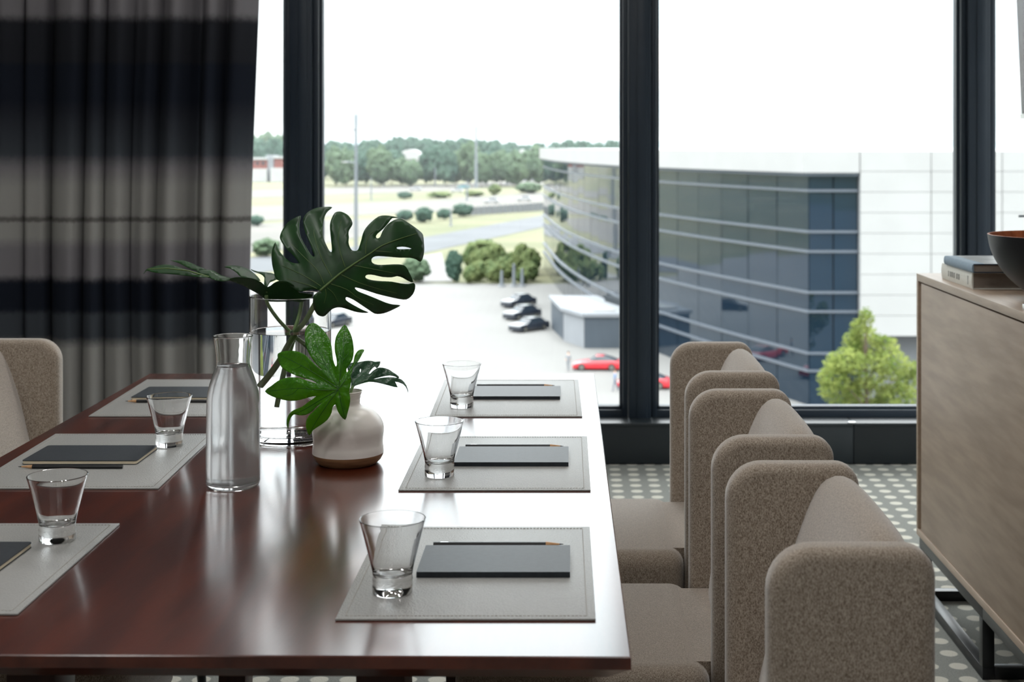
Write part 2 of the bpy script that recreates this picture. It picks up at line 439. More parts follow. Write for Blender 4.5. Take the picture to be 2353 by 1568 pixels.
# curtain: dark cloth woven with broad paler bands
m = bpy.data.materials.new('banded curtain cloth'); m.use_nodes = True
t = m.node_tree; b = t.nodes['Principled BSDF']; o = t.nodes['Material Output']; b.inputs['Roughness'].default_value = 0.9; b.inputs['Specular IOR Level'].default_value = 0.15
tcn = N(t,'ShaderNodeTexCoord'); sp = N(t,'ShaderNodeSeparateXYZ'); t.links.new(tcn.outputs['Object'], sp.inputs[0])
nn = N(t,'ShaderNodeTexNoise'); nn.inputs['Scale'].default_value = 60; nn.inputs['Detail'].default_value = 4; t.links.new(tcn.outputs['Object'], nn.inputs['Vector'])
wob = N(t,'ShaderNodeMath', operation='MULTIPLY_ADD'); wob.inputs[1].default_value = 0.018; t.links.new(nn.outputs[0], wob.inputs[0]); t.links.new(sp.outputs[2], wob.inputs[2])
zr = N(t,'ShaderNodeMapRange'); zr.inputs[1].default_value = 0.009; zr.inputs[2].default_value = 2.409; t.links.new(wob.outputs[0], zr.inputs[0])
rp = N(t,'ShaderNodeValToRGB'); cr2 = rp.color_ramp
DK, MD, LT, PU = rgb(30,35,46), rgb(72,77,84), rgb(164,163,160), rgb(134,131,136)
def zpos(py): return (EYE-(py-VY)*5.62/FPX)/2.4
stops = [(0.0,LT),(zpos(800),LT),(zpos(775),MD),(zpos(725),MD),(zpos(712),DK),(zpos(650),DK),(zpos(632),PU),(zpos(570),PU),(zpos(545),LT),(zpos(512),LT),(zpos(508),rgb(112,110,108)),(zpos(502),rgb(112,110,108)),(zpos(496),LT),(zpos(430),LT),(zpos(385),PU),(zpos(355),MD),(zpos(250),rgb(40,43,52)),(zpos(230),DK),(zpos(150),DK),(zpos(140),rgb(40,42,48)),(zpos(50),rgb(44,46,52)),(zpos(30),PU),(1.0,PU)]
while len(cr2.elements) > 1: cr2.elements.remove(cr2.elements[-1])
cr2.elements[0].position = 0; cr2.elements[0].color = stops[0][1]
for (p_, c_) in stops[1:]:
    e = cr2.elements.new(min(max(p_,0),1)); e.color = c_
t.links.new(zr.outputs[0], rp.inputs[0]); t.links.new(rp.outputs[0], b.inputs['Base Color'])
trn = N(t,'ShaderNodeBsdfTranslucent'); t.links.new(rp.outputs[0], trn.inputs[0])
mix = N(t,'ShaderNodeMixShader'); mix.inputs[0].default_value = 0.13
t.links.new(b.outputs[0], mix.inputs[1]); t.links.new(trn.outputs[0], mix.inputs[2]); t.links.new(mix.outputs[0], o.inputs[0])
M['curtain'] = m

# ------------------------------------------------------------------ the room
RX0, RX1, RY0, RYW, RZ = -2.95, 2.75, -2.6, 6.08, 2.85
struct('floor', MB().box(RX0-0.1, RX1+0.1, RY0-0.1, RYW+0.15, -0.12, 0), M['carpet'], smooth=0)
struct('ceiling', MB().box(RX0-0.1, RX1+0.1, RY0-0.1, RYW+0.3, RZ, RZ+0.15), M['ceiling'], smooth=0)
struct('wall_left', MB().box(RX0-0.15, RX0, RY0, RYW+0.1, 0, RZ), M['wall'], smooth=0)
struct('wall_back', MB().box(RX0, RX1, RY0-0.15, RY0, 0, RZ), M['wall'], smooth=0)
struct('wall_right', MB().box(1.56, RX1, RY0, 4.62, 0, RZ), M['wall'], smooth=0)     # boxed-out wall that carries the screen
wr_ = empty('window_7', (RX1+.05, 5.35, .2)); wr_['kind'] = 'structure'      # the glazing turns the corner
part(wr_, 'sill_wall', MB().box(RX1, RX1+.1, 4.62, RYW+.06, 0, .2), M['heater'], True, smooth=0)
part(wr_, 'pane', MB().box(RX1+.05, RX1+.058, 4.66, RYW-.05, .2, 2.7), M['pane'], True, smooth=0)
part(wr_, 'top_rail', MB().box(RX1, RX1+.1, 4.62, RYW+.06, 2.7, RZ), M['frame'], True, smooth=0)
part(wr_, 'corner_post', MB().box(RX1-.02, RX1+.1, RYW-.05, RYW+.06, .2, 2.7), M['frame'], True, bevel=.003)

# window wall: bays between dark mullions
PITCH = 1.449
MX = [(.225+.371)/2 + PITCH*k for k in range(-2, 2)]        # mullion centres
GB, GT = 0.206, 2.70
HW = 0.073
edges = [RX0] + MX + [RX1]
for k in range(len(edges)-1):
    xa = edges[k] + (HW if k > 0 else 0); xb = edges[k+1] - (HW if k < len(edges)-2 else 0)
    wn = empty('window_%d' % (k+1), ((xa+xb)/2, RYW, GB)); wn['kind'] = 'structure'
    part(wn, 'pane', MB().box(xa+.012, xb-.012, RYW+.018, RYW+.026, GB+.004, GT-.004), M['pane'], True, smooth=0)
    part(wn, 'bottom_rail', MB().box(xa-.002, xb+.002, RYW-.02, RYW+.06, GB-.05, GB).box(xa, xb, RYW+.0, RYW+.05, GB, GB+.012), M['frame'], True, bevel=.003)
    part(wn, 'top_rail', MB().box(xa-.002, xb+.002, RYW-.02, RYW+.06, GT, RZ), M['frame'], True, bevel=.003)
    part(wn, 'glazing_bead', MB().box(xa-.001, xa+.012, RYW, RYW+.05, GB, GT), M['frame'], True)
    part(wn, 'glazing_bead', MB().box(xb-.012, xb+.001, RYW, RYW+.05, GB, GT), M['frame'], True)
for i, x in enumerate(MX):
    tr_ = empty('trim_%d' % (i+1), (x, RYW, GB-.05)); tr_['kind'] = 'structure'
    part(tr_, 'mullion_core', MB().box(x-.047, x+.047, RYW-.055, RYW+.06, GB-.05, RZ), M['frame'], True, bevel=.004)
    part(tr_, 'mullion_flange', MB().box(x-.073, x-.050, RYW-.03, RYW+.06, GB-.05, RZ), M['frame'], True, bevel=.004)
    part(tr_, 'mullion_flange', MB().box(x+.050, x+.073, RYW-.03, RYW+.06, GB-.05, RZ), M['frame'], True, bevel=.004)
    part(tr_, 'mullion_rib', MB().box(x-.012, x+.030, RYW-.060, RYW-.054, GB-.05, RZ), M['frame'], True, bevel=.002)
# low heater casing under the glass, in lengths
jx = [RX0, -1.69, -0.25, 1.19, RX1]
for i in range(len(jx)-1):
    h = empty('trim_%d' % (i+11), ((jx[i]+jx[i+1])/2, 5.93, 0)); h['kind'] = 'structure'
    part(h, 'casing_front', MB().box(jx[i]+.0015, jx[i+1]-.0015, 5.925, 5.94, .004, .165), M['heater'], True, bevel=.002)
    part(h, 'casing_top', MB().box(jx[i]+.001, jx[i+1]-.001, 5.922, 6.06, .158, .176), M['heater'], True, bevel=.004)
    part(h, 'casing_back', MB().box(jx[i], jx[i+1], 5.945, 6.14, 0.0, .157), M['heater'], True, smooth=0)
# white clip on the casing joint
single('joint_clip', MB().box(1.168, 1.198, 5.918, 5.95, .1745, .181), M['silver'], 'small pale metal clip over the joint of the window sill casing', 'clip', (1.183,5.93,.176), bevel=.002)
# lever handle on the pane at the far right
hx = P(2341,497,6.03)
hd = empty('window_handle', (hx.x+.10, RYW, hx.z)); tag(hd, 'slim metal lever handle on the window frame at the right edge', 'handle')
part(hd, 'lever', MB().tube([hx, hx+Vector((.05,0,.001)), hx+Vector((.10,0,0))], .005, 8), M['frame'], True)
part(hd, 'rose', MB().box(hx.x+.085, hx.x+.115, hx.y-.004, RYW+.02, hx.z-.04, hx.z+.04), M['silver'], True, bevel=.003)

# recessed ceiling lamps (behind and above the camera)
M['lamp'] = bpy.data.materials.new('lamp diffuser'); M['lamp'].use_nodes = True
t = M['lamp'].node_tree; t.nodes.clear(); o = N(t,'ShaderNodeOutputMaterial'); e = N(t,'ShaderNodeEmission'); e.inputs[0].default_value = (1,.985,.965,1); e.inputs[1].default_value = 10
t.links.new(e.outputs[0], o.inputs[0])
for i, (lx, ly) in enumerate(((-1.25,1.15),(0.25,1.15),(-1.25,2.65),(0.25,2.65),(-1.25,4.15),(0.25,4.15),(-1.25,-.35),(0.25,-.35))):
    r_ = empty('ceiling_lamp', (lx,ly,RZ)); tag(r_, 'round recessed ceiling lamp over the meeting table', 'lamp', 'recessed ceiling lamps')
    part(r_, 'trim_ring', MB().lathe([(.15,-.002),(.18,-.004),(.18,-.010),(.15,-.010),(.15,-.002)], 32), M['silver'])
    part(r_, 'diffuser', MB().lathe([(0,-.004),(.15,-.004),(.15,-.008),(0,-.008)], 32), M['lamp'])

# ------------------------------------------------------------------ curtain
def build_curtain():
    me_v = []; fs = []
    nx, nzv = 420, 44
    z0, z1 = .02, 2.74
    for j in range(nzv+1):
        v = j/nzv; z = z0 + (z1-z0)*v
        xr = -1.288 + .05*(v**2.2)*.75 - .012*math.sin(v*5)
        xl = -2.90
        for i in range(nx+1):
            u = i/nx
            ph = u*14.3*2*math.pi + .9*math.sin(u*17+1.3) + .7*math.sin(u*41) + .25*math.sin(v*3+u*9)
            amp = (.052 + .020*math.sin(u*23+.6))*(1-.2*v)
            x = xl + (xr-xl)*u + .020*math.sin(ph*1.0+1.6)*(1-.4*v) + .006*math.sin(v*4+u*30)
            y = 5.66 + amp*math.sin(ph) + .010*math.sin(2*ph+.5+u*8) + .02*(1-v)*math.sin(u*7)
            if u > .985: y += .02*(u-.985)/.015
            me_v.append((x,y,z))
    for j in range(nzv):
        for i in range(nx):
            a = j*(nx+1)+i
            fs.append((a,a+1,a+nx+2,a+nx+1))
    mb = MB().add(me_v, fs)
    me = mb.mesh('curtain', M['curtain'], smooth=180, recalc=False)
    o = link('curtain', me)
    s = o.modifiers.new('thickness','SOLIDIFY'); s.thickness = .0012
    tag(o, 'dark plaid-banded pleated curtain hanging at the left side of the window', 'curtain')
build_curtain()

# ------------------------------------------------------------------ conference table
T = [(-1.072,1.640),(.0705,1.629),(.0625,3.655),(-1.088,3.655)]
tb = empty('conference_table', (-.505,2.65,0)); tag(tb, 'long dark walnut meeting table with a glossy top', 'table')
def inset(poly, d):
    c = Vector((sum(p[0] for p in poly)/4, sum(p[1] for p in poly)/4)); out = []
    for p in poly:
        out.append((p[0]-math.copysign(d,p[0]-c.x), p[1]-math.copysign(d,p[1]-c.y)))
    return out
tv = []
for (ins, z) in ((.0015,.750),(0,.7485),(0,.735),(.028,.716)):
    tv += [(p[0],p[1],z) for p in inset(T,ins)]
tf = [(0,1,2,3),(15,14,13,12)]
for r_ in range(3):
    for k in range(4): tf.append((r_*4+k, r_*4+4+k, r_*4+4+(k+1)%4, r_*4+(k+1)%4))
part(tb, 'tabletop', MB().add(tv,tf), M['walnut'], True, smooth=20)
for yy in (2.0, 3.22):
    for xx in (-.266,-.745):
        mbx = MB(); s1 = .035
        sl = .02*(1 if xx > -.5 else -1)
        vs = [(xx-s1,yy-.045,.705),(xx+s1,yy-.045,.705),(xx+s1,yy+.045,.705),(xx-s1,yy+.045,.705)]
        s0 = .030
        vs = [(xx+sl-s0,yy-.04,.03),(xx+sl+s0,yy-.04,.03),(xx+sl+s0,yy+.04,.03),(xx+sl-s0,yy+.04,.03)] + vs
        mbx.add(vs, [(3,2,1,0),(4,5,6,7),(0,1,5,4),(1,2,6,5),(2,3,7,6),(3,0,4,7)])
        part(tb, 'leg', mbx, M['walnut_leg'], True, bevel=.004)
    part(tb, 'foot', MB().box(-.90,-.11,yy-.045,yy+.045,0,.03), M['walnut_leg'], True, bevel=.005)
    part(tb, 'cross_beam', MB().box(-.85,-.16,yy-.04,yy+.04,.706,.716), M['walnut_leg'], True, bevel=.003)
part(tb, 'stretcher', MB().box(-.545,-.465,2.045,3.175,.004,.028), M['walnut_leg'], True, bevel=.004)

# ------------------------------------------------------------------ chairs (local: facing -x, floor at z = 0)
def make_chair():
    root = empty('wingback_chair')
    wing = rrect(-.10,.10,.30,.862,(.012,.012,.035,.055),8)
    for s in (-1,1):
        y0, y1 = (.196,.246) if s > 0 else (-.246,-.196)
        part(root, 'wing', MB().slab(wing, y0, y1, .016, 'y', 4), M['fabric'], smooth=60)
    prof = [(.094,.31),(.098,.45),(.099,.60),(.0985,.74),(.097,.80),(.090,.835),(.076,.852),(.058,.856),(.040,.845),(.024,.818),(.010,.785),(-.005,.745),(-.018,.705),(-.034,.65),(-.050,.59),(-.062,.53),(-.070,.47),(-.070,.40),(-.06,.31)]
    prof = [tuple(p) for p in crom([(a,b,0) for a,b in prof], 2, True)]
    prof = [(p[0],p[1]) for p in prof]
    # pillow-like: bulges between the wings
    n = len(prof); vs = []; fs = []; K = 18
    for i in range(K+1):
        yy = -.197 + .394*i/K; q = abs(yy)/.197
        ins = .012*q**6
        cx, cz = .03, .6
        bul = .012*(1-q**2)
        for (a,b) in prof:
            da, db = a-cx, b-cz
            L = math.hypot(da,db)
            front = max(0.0, -da/.09)*min(1,max(0,(b-.45)/.15))
            top = max(0.0,(b-.80)/.06)
            vs.append((a - bul*min(front,1)*.8 - da/L*ins, yy, b + bul*min(top,1)*.5 - db/L*ins))
    for i in range(K):
        for k in range(n): fs.append((i*n+k, i*n+(k+1)%n, (i+1)*n+(k+1)%n, (i+1)*n+k))
    fs.append(tuple(range(n-1,-1,-1))); fs.append(tuple(K*n+k for k in range(n)))
    part(root, 'backrest', MB().add(vs,fs), M['fabric'], smooth=60)
    # T-shaped seat cushion
    def arc(cx,cy,r,a0,a1,k=6): return [(cx+r*math.cos(math.radians(a0+(a1-a0)*i/k)), cy+r*math.sin(math.radians(a0+(a1-a0)*i/k))) for i in range(k+1)]
    mb = MB().slab(rrect(-.525,-.101,-.246,.246,(.06,.04,.04,.06),8), .345, .482, .035, 'z', 6)
    part(root, 'seat_deck', MB().box(-.15,-.03,-.1945,.1945,.35,.4795), M['fabric'], smooth=0)
    part(root, 'seat', mb, M['fabric'], smooth=60)
    part(root, 'seat_base', MB().slab(rrect(-.50,.08,-.19,.19,(.04,.02,.02,.04)), .29,.347,.01,'z',2), M['fabric'], smooth=60)
    for (lx,ly) in ((-.44,-.17),(-.44,.17),(.05,-.17),(.05,.17)):
        ox = -.02 if lx < 0 else .06
        oy = math.copysign(.015, ly)
        part(root, 'leg', MB().tube([(lx,ly,.295),(lx+ox*.5,ly+oy*.5,.15),(lx+ox,ly+oy,0)], [.017,.014,.010], 12), M['black_metal'])
    return root
CH = make_chair()
places = [(.335,1.915,0,'taupe wing chair nearest the camera on the sideboard side of the table'),
          (.333,2.55,0,'taupe wing chair in the middle of the row between table and sideboard'),
          (.343,3.215,0,'taupe wing chair nearest the window on the sideboard side of the table'),
          (-1.36,3.275,math.pi,'pale taupe wing chair at the left edge of the photo before the dark curtain'),
          (-1.275,2.60,math.pi,'wing chair on the curtain side at the middle, its seat under the tabletop'),
          (-1.36,1.93,math.pi,'wing chair on the curtain side of the table at the end nearest the camera')]
for i, (x,y,r_,lb) in enumerate(places):
    c = CH if i == 0 else copy_tree(CH)
    c.location = (x,y,0); c.rotation_euler = (0,0,r_)
    tag(c, lb, 'chair', 'wing chairs around the meeting table')

# ------------------------------------------------------------------ place settings
MATZ = TABLE_Z + .003
def placemat(corners, label):
    """corners near-left, near-right, far-right, far-left on the table"""
    c = sum((Vector((a,b,0)) for a,b in corners), Vector())/4
    root = empty('placemat', (c.x,c.y,TABLE_Z)); tag(root, label, 'placemat', 'grey leather placemats')
    part(root, 'leather_sheet', MB().prism([(a,b) for a,b in corners], TABLE_Z+.0002, MATZ), M['leather'], True, bevel=.0008)
    st = MB()
    for ins in (.010,.0135) if True else ():
        pass
    q = []
    for (a,b) in corners:
        q.append(Vector((a-math.copysign(.011,a-c.x), b-math.copysign(.011,b-c.y), MATZ+.0002)))
    for i in range(4):
        a, b = q[i], q[(i+1)%4]; L = (b-a).length; k = int(L/.005)
        for j in range(k):
            p0 = a.lerp(b,(j+.15)/k); p1 = a.lerp(b,(j+.85)/k)
            st.bar(p0,p1,.0009,.0008)
    part(root, 'stitching', st, M['stitch'], True, smooth=0)
    return root
placemat([(-.2914,1.751),(.0318,1.751),(.030,2.175),(-.292,2.175)], 'grey leather placemat nearest the camera on the chair-row side')
placemat([(-.293,2.4075),(.0349,2.4075),(.0341,2.853),(-.295,2.853)], 'grey leather placemat in the middle of the chair-row side')
placemat([(-.305,3.064),(.0264,3.064),(.0208,3.545),(-.315,3.545)], 'grey leather placemat at the window end on the chair-row side')
placemat([(-1.02,1.771),(-.693,1.771),(-.700,2.195),(-1.022,2.195)], 'grey leather placemat cut by the left edge of the photo, nearest the camera')
placemat([(-1.035,2.42),(-.706,2.42),(-.722,2.878),(-1.049,2.878)], 'grey leather placemat in the middle of the left side beside the carafe')
placemat([(-1.046,3.067),(-.725,3.067),(-.738,3.547),(-1.063,3.547)], 'grey leather placemat at the far left corner of the table before the curtain')

def notebook(x0, x1, y0, y1, label, paper_front):
    root = empty('notebook', ((x0+x1)/2,(y0+y1)/2,MATZ)); tag(root, label, 'notebook', 'slim dark notebooks on the placemats')
    pl = rrect(x0,x1,y0,y1,(.006,.006,.006,.006) if paper_front else (.0015,)*4, 4)
    pin = rrect(x0+.001,x1-.001,y0+(.0005 if paper_front else .003),y1-.001,(.005,.005,.005,.005) if paper_front else (.0015,)*4, 4)
    z = MATZ+.0003
    part(root, 'back_cover', MB().prism(pl, z, z+.001), M['cover'], True, smooth=0)
    part(root, 'pages', MB().prism(pin, z+.001, z+.0062), M['paper'], True, smooth=0)
    part(root, 'front_cover', MB().prism(pl, z+.0062, z+.0074), M['cover'], True, smooth=0)
    if not paper_front:
        part(root, 'spine', MB().box(x0+.0002,x1-.0002,y0-.0004,y0+.0008,z,z+.0074), M['cover'], True, smooth=0)
    return root
notebook(-.209,.000,1.918,2.047,'dark notebook on the placemat nearest the camera by the chair row', False)
notebook(-.213,-.003,2.583,2.719,'dark notebook on the middle placemat of the chair row, glass at its left end', False)
notebook(-.233,-.023,3.263,3.405,'dark notebook on the far placemat of the chair row by the window', False)
notebook(-.998,-.786,1.938,2.065,'dark notebook cut by the left edge of the photo', True)
notebook(-1.009,-.797,2.597,2.730,'dark notebook with cream page edges on the middle left placemat', True)
notebook(-1.012,-.800,3.250,3.395,'dark notebook on the far left placemat behind a glass', True)

def pencil(xt, xe, y, label, tilt=0.0):
    """tip x, end x"""
    L = abs(xe-xt); s = 1 if xe > xt else -1
    root = empty('pencil', (xt,y,MATZ), 0 if s > 0 else math.pi); root.rotation_euler.z += tilt; tag(root, label, 'pencil', 'black pencils beside the notebooks')
    r_ = .0037; z = r_*.87+.0003
    def hexring(x, r): return [(x, r*math.cos(math.radians(60*k)), z+r*math.sin(math.radians(60*k))) for k in range(6)]
    def frustum(xa,ra,xb,rb):
        v = hexring(xa,ra)+hexring(xb,rb)
        return MB().add(v, [tuple(range(5,-1,-1)),tuple(range(6,12))]+[(k,(k+1)%6,6+(k+1)%6,6+k) for k in range(6)])
    part(root, 'lead', frustum(0,.0003,.006,.0011), M['graphite'])
    part(root, 'wooden_cone', frustum(.006,.0012,.026,r_), M['cedar'])
    part(root, 'barrel', frustum(.026,r_,L-.004,r_), M['pencil'], smooth=20)
    part(root, 'end_cap', frustum(L-.004,r_*1.03,L,r_*.97), M['pencil'], smooth=20)
    part(root, 'foil_print', MB().box(L-.022,L-.010,-.0012,.0012,z+r_*.866,z+r_*.866+.00015), M['silver'], smooth=0)
pencil(-.0095,-.2,2.067,'black pencil behind the notebook nearest the camera by the chair row')
pencil(-.013,-.203,2.742,'black pencil behind the middle notebook of the chair row')
pencil(-.037,-.227,3.435,'black pencil behind the far notebook by the window')
pencil(-1.003,-.813,2.566,'black pencil before the notebook with cream page edges on the left', 0)
pencil(-1.016,-.826,3.225,'black pencil on the far left placemat before the curtain')

# ------------------------------------------------------------------ tumblers
def tumbler_mesh():
    outer = [(0,.0006),(.0245,.0006),(.0262,.002),(.0264,.010),(.0263,.019),(.0258,.0235),(.0266,.030),(.0292,.042),(.0325,.055),(.0362,.070),(.0395,.083),(.0418,.0915),(.0434,.0965)]
    rim = [(.0436,.0975),(.0430,.0981),(.0421,.0978)]
    inner = [(.0402,.091),(.0378,.083),(.0342,.070),(.0304,.055),(.0270,.042),(.0243,.032),(.0222,.0272),(.0185,.0246),(.010,.0238),(0,.0236)]
    return MB().lathe(outer+rim+inner, 64).mesh('tumbler', M['glass'], smooth=50)
tm = tumbler_mesh()
for (px,py,lb) in ((902,1363,'empty glass tumbler nearest the camera, on the chair-row side'),
                (1010,1094,'empty glass tumbler on the middle placemat of the chair-row side'),
                (1061,936,'empty glass tumbler at the window end of the chair-row side'),
                (132,1243,'empty glass tumbler on the left placemat nearest the camera'),
                (389,1025,'empty glass tumbler on the left placemat beside the carafe')):
    p = on_table(px,py,MATZ)
    o = link('glass_tumbler', tm, None, (p.x,p.y,MATZ)); tag(o, lb, 'glass', 'empty glass tumblers')

# ------------------------------------------------------------------ carafe
cp = on_table(535.5,1117)
cf = empty('water_carafe', (cp.x,cp.y,TABLE_Z)); tag(cf, 'misted glass carafe filled with water on the table', 'carafe')
co = [(0,.0005),(.040,.0005),(.0445,.003),(.0462,.008),(.0464,.02),(.0456,.08),(.0450,.13),(.0446,.150),(.0432,.163),(.0402,.177),(.0358,.190),(.0312,.202),(.0288,.211),(.0285,.218),(.0294,.230),(.0318,.248),(.0338,.2592),(.0340,.2604)]
ci = [(.0337,.2612),(.0331,.2613),(.0328,.2606),(.0324,.2592),(.0302,.248),(.0279,.230),(.0270,.218),(.0273,.211),(.0296,.202),(.034,.190),(.0384,.177),(.0414,.163),(.0428,.150),(.0432,.13),(.0438,.08),(.0444,.022),(.0425,.012),(.036,.009),(0,.0085)]
part(cf, 'bottle', MB().lathe(co+ci,72), M['misted'], smooth=60)
ww = [(0,.0084),(.036,.0088),(.0427,.0118),(.0446,.022),(.0440,.08),(.0434,.13),(.0430,.150),(.0416,.163),(.0386,.177),(.0342,.190),(.0298,.202),(.0275,.2095),(.0265,.2085),(0,.2082)]
part(cf, 'water', MB().lathe(ww,72), M['water'], smooth=60)

# ------------------------------------------------------------------ cylinder vase, water, stems and monstera leaves
vd = 2.84
vp = on_table(667,1009)
vs_ = empty('cylinder_vase', (vp.x,vp.y,TABLE_Z)); tag(vs_, 'tall clear cylinder vase half filled with water behind the carafe', 'vase')
VR = 93*vp.y/FPX
vh = (1009-678)*vp.y/FPX
part(vs_, 'glass_wall', MB().lathe([(0,.0005),(VR-.004,.0005),(VR-.001,.002),(VR,.005),(VR,.0056),(VR,vh-.0018),(VR,vh-.0014),(VR-.0006,vh-.0003),(VR-.0018,vh),(VR-.003,vh-.0003),(VR-.0036,vh-.0014),(VR-.0036,vh-.0018),(VR-.0036,.0206),(VR-.0036,.02),(VR-.006,.0160),(VR-.012,.0145),(VR-.013,.0144),(0,.014)],96), M['glass'], smooth=60)
vw = (1009-760)*vp.y/FPX
part(vs_, 'water', MB().lathe([(0,.0139),(VR-.013,.0143),(VR-.0119,.0144),(VR-.0058,.0159),(VR-.0034,.0199),(VR-.0034,.0206),(VR-.0034,vw+.0006),(VR-.0034,vw+.001),(VR-.0045,vw),(VR-.006,vw-.0002),(0,vw-.0002)],96), M['water'], smooth=30)

def pts(s, ox, oy, sc_):
    a = [float(q) for q in s.replace(';',' ').replace(',',' ').split()]
    return [(ox+a[i]/sc_, oy+a[i+1]/sc_) for i in range(0,len(a),2)]
def inside(p, poly):
    x,y = p; c = False; n = len(poly); j = n-1
    for i in range(n):
        xi,yi = poly[i]; xj,yj = poly[j]
        if (yi>y) != (yj>y) and x < (xj-xi)*(y-yi)/(yj-yi)+xi: c = not c
        j = i
    return c
def leaf(name, outline, holes, depth, m, parent, step=9.0, thick=.0007, sm=2):
    loops = [[(q.x,q.y) for q in crom([(a,b,0) for a,b in lp], sm, True)] for lp in [outline]+holes]
    vs, es = [], []
    for lp in loops:
        o0 = len(vs); vs += [Vector(q) for q in lp]; k = len(lp)
        es += [(o0+i,o0+(i+1)%k) for i in range(k)]
    xs = [q[0] for q in loops[0]]; ys = [q[1] for q in loops[0]]
    y = min(ys)+step/2; row = 0
    while y < max(ys):
        x = min(xs)+step/2+(row%2)*step/2
        while x < max(xs):
            if inside((x,y),loops[0]) and not any(inside((x,y),h) for h in loops[1:]):
                if min((x-a)**2+(y-b)**2 for a,b in loops[0]) > (step*.45)**2: vs.append(Vector((x,y)))
            x += step
        y += step*.87; row += 1
    ov, oe, of, *_ = delaunay_2d_cdt(vs, es, [], 0, 1e-4)
    fs = []
    for f in of:
        cx = sum(ov[i].x for i in f)/len(f); cy = sum(ov[i].y for i in f)/len(f)
        if inside((cx,cy),loops[0]) and not any(inside((cx,cy),h) for h in loops[1:]): fs.append(tuple(f))
    mb = MB().add([P(v.x,v.y,depth(v.x,v.y)) for v in ov], fs)
    o = part(parent, name, mb, m, True, smooth=180)
    s = o.modifiers.new('thickness','SOLIDIFY'); s.thickness = thick
    return o
def vein(parent, name, line, depth, r0, r1, m, lift=.0005, root=None):
    ln = crom([(a,b,0) for a,b in line], 5)
    path = [P(q.x,q.y,depth(q.x,q.y)-lift) for q in ln]
    k = len(path)
    mb = MB().tube(path, [r0+(r1-r0)*i/(k-1) for i in range(k)], 6)
    off = Vector(root.location)
    return link(name, mb.mesh(name, m, off=off), parent)

# leaf facing the camera
mo = empty('monstera_leaf', P(738,668,2.80)); tag(mo, 'large split monstera leaf standing upright and facing the camera', 'leaf', 'monstera leaves in the cylinder vase')
A1 = pts('''760,1165 640,1150 490,1180 330,1075 200,1025 165,930 140,820 133,700 150,610 185,540 215,620 270,700 340,770 400,805 475,815 480,800 420,720 350,650 290,580
245,500 245,450 280,370 340,290 420,235 510,200 495,270 490,370 510,480 570,590 640,700 685,730 680,690 630,560 570,420 545,310 545,230 590,165 660,120 750,92 850,85 915,92
860,140 820,200 795,300 795,420 810,510 850,600 880,655 905,668 910,630 900,520 890,420 885,320 905,240 945,165 990,148 1035,150 1100,180 1150,230 1175,295 1160,340 1130,390
1125,440 1130,480 1125,540 1140,600 1170,645 1210,655 1245,640 1265,590 1290,510 1310,430 1350,355 1420,280 1510,210 1600,197 1700,208 1758,230 1690,230 1640,290 1570,370 1500,430
1478,470 1495,492 1530,475 1565,395 1620,320 1700,262 1770,242 1820,248 1900,295 1980,350 2050,405 2085,450 2095,540 2100,640 2085,740 2050,795 2000,765 1920,743 1780,742 1640,730
1500,722 1440,738 1420,770 1435,810 1500,832 1600,832 1720,827 1810,832 1865,860 1910,940 1960,1058 1890,1040 1820,1000 1750,980 1680,995 1560,990 1450,965 1380,960 1345,975 1350,1005
1420,1030 1540,1043 1680,1050 1800,1075 1900,1082 1965,1068 1985,1110 1970,1180 1930,1240 1870,1280 1780,1275 1640,1245 1480,1205 1330,1155 1220,1125 1212,1140 1250,1175 1350,1215
1470,1265 1600,1320 1700,1345 1795,1355 1720,1400 1620,1445 1540,1465 1460,1462 1380,1410 1290,1350 1190,1285 1110,1250 1088,1260 1095,1290 1150,1330 1240,1380 1320,1420 1385,1448
1300,1452 1200,1435 1110,1405 1040,1385 980,1383 920,1402 870,1445 830,1485 790,1500 730,1480 690,1430 665,1350 663,1280 680,1225 720,1190''', 600, 460, 5.6)
H1 = pts('1745,610 1790,600 1860,602 1940,625 1870,630 1790,632 1755,628', 600, 460, 5.6)
def d1(x, y):
    # distance from the midrib line (738,665)-(957,537)
    ux, uy = .863, -.505
    s = (x-738)*ux + (y-665)*uy; n_ = -(x-738)*uy + (y-665)*ux
    return 2.79 + .00022*s + .09*(abs(n_)/170)**2 - .005*math.cos(s*.09+n_*.02)*min(1,abs(n_)/90) + .06*max(0,(s-180)/90)**2
bl = leaf('blade', A1, [H1], d1, M['monstera'], mo)
V1 = ['760,1165 1000,960 1200,820 1400,690 1550,590 1750,510 2000,430', '910,990 780,750 690,480 680,380', '1080,860 1020,680 990,500 1030,270', '810,1080 720,900 560,740 380,560', '770,1110 600,1000 400,900 260,840',
      '1345,690 1350,570 1390,450 1460,400', '1190,840 1500,900 1750,950', '1030,960 1250,1060 1500,1140 1750,1200', '900,1080 1100,1150 1250,1260 1450,1350', '850,1130 930,1200 990,1310', '825,1145 835,1220 810,1330', '1460,655 1600,665 1690,670', '720,1140 600,1090 450,1050 330,1010']
for i, s in enumerate(V1):
    ln = pts(s, 600, 460, 5.6)
    vein(mo, 'midrib' if i == 0 else 'vein', ln, d1, .0026 if i == 0 else .0008, .0006 if i == 0 else .0003, M['monstera_vein'], .0006 if i else .0012, mo)
part(mo, 'stem', MB().tube(crom([P(740,668,2.80),P(722,700,2.806),P(700,740,2.81),P(671,775,2.83),P(647,830,2.845),P(621,884,2.86)],5), .0050, 12), M['stem'], True)

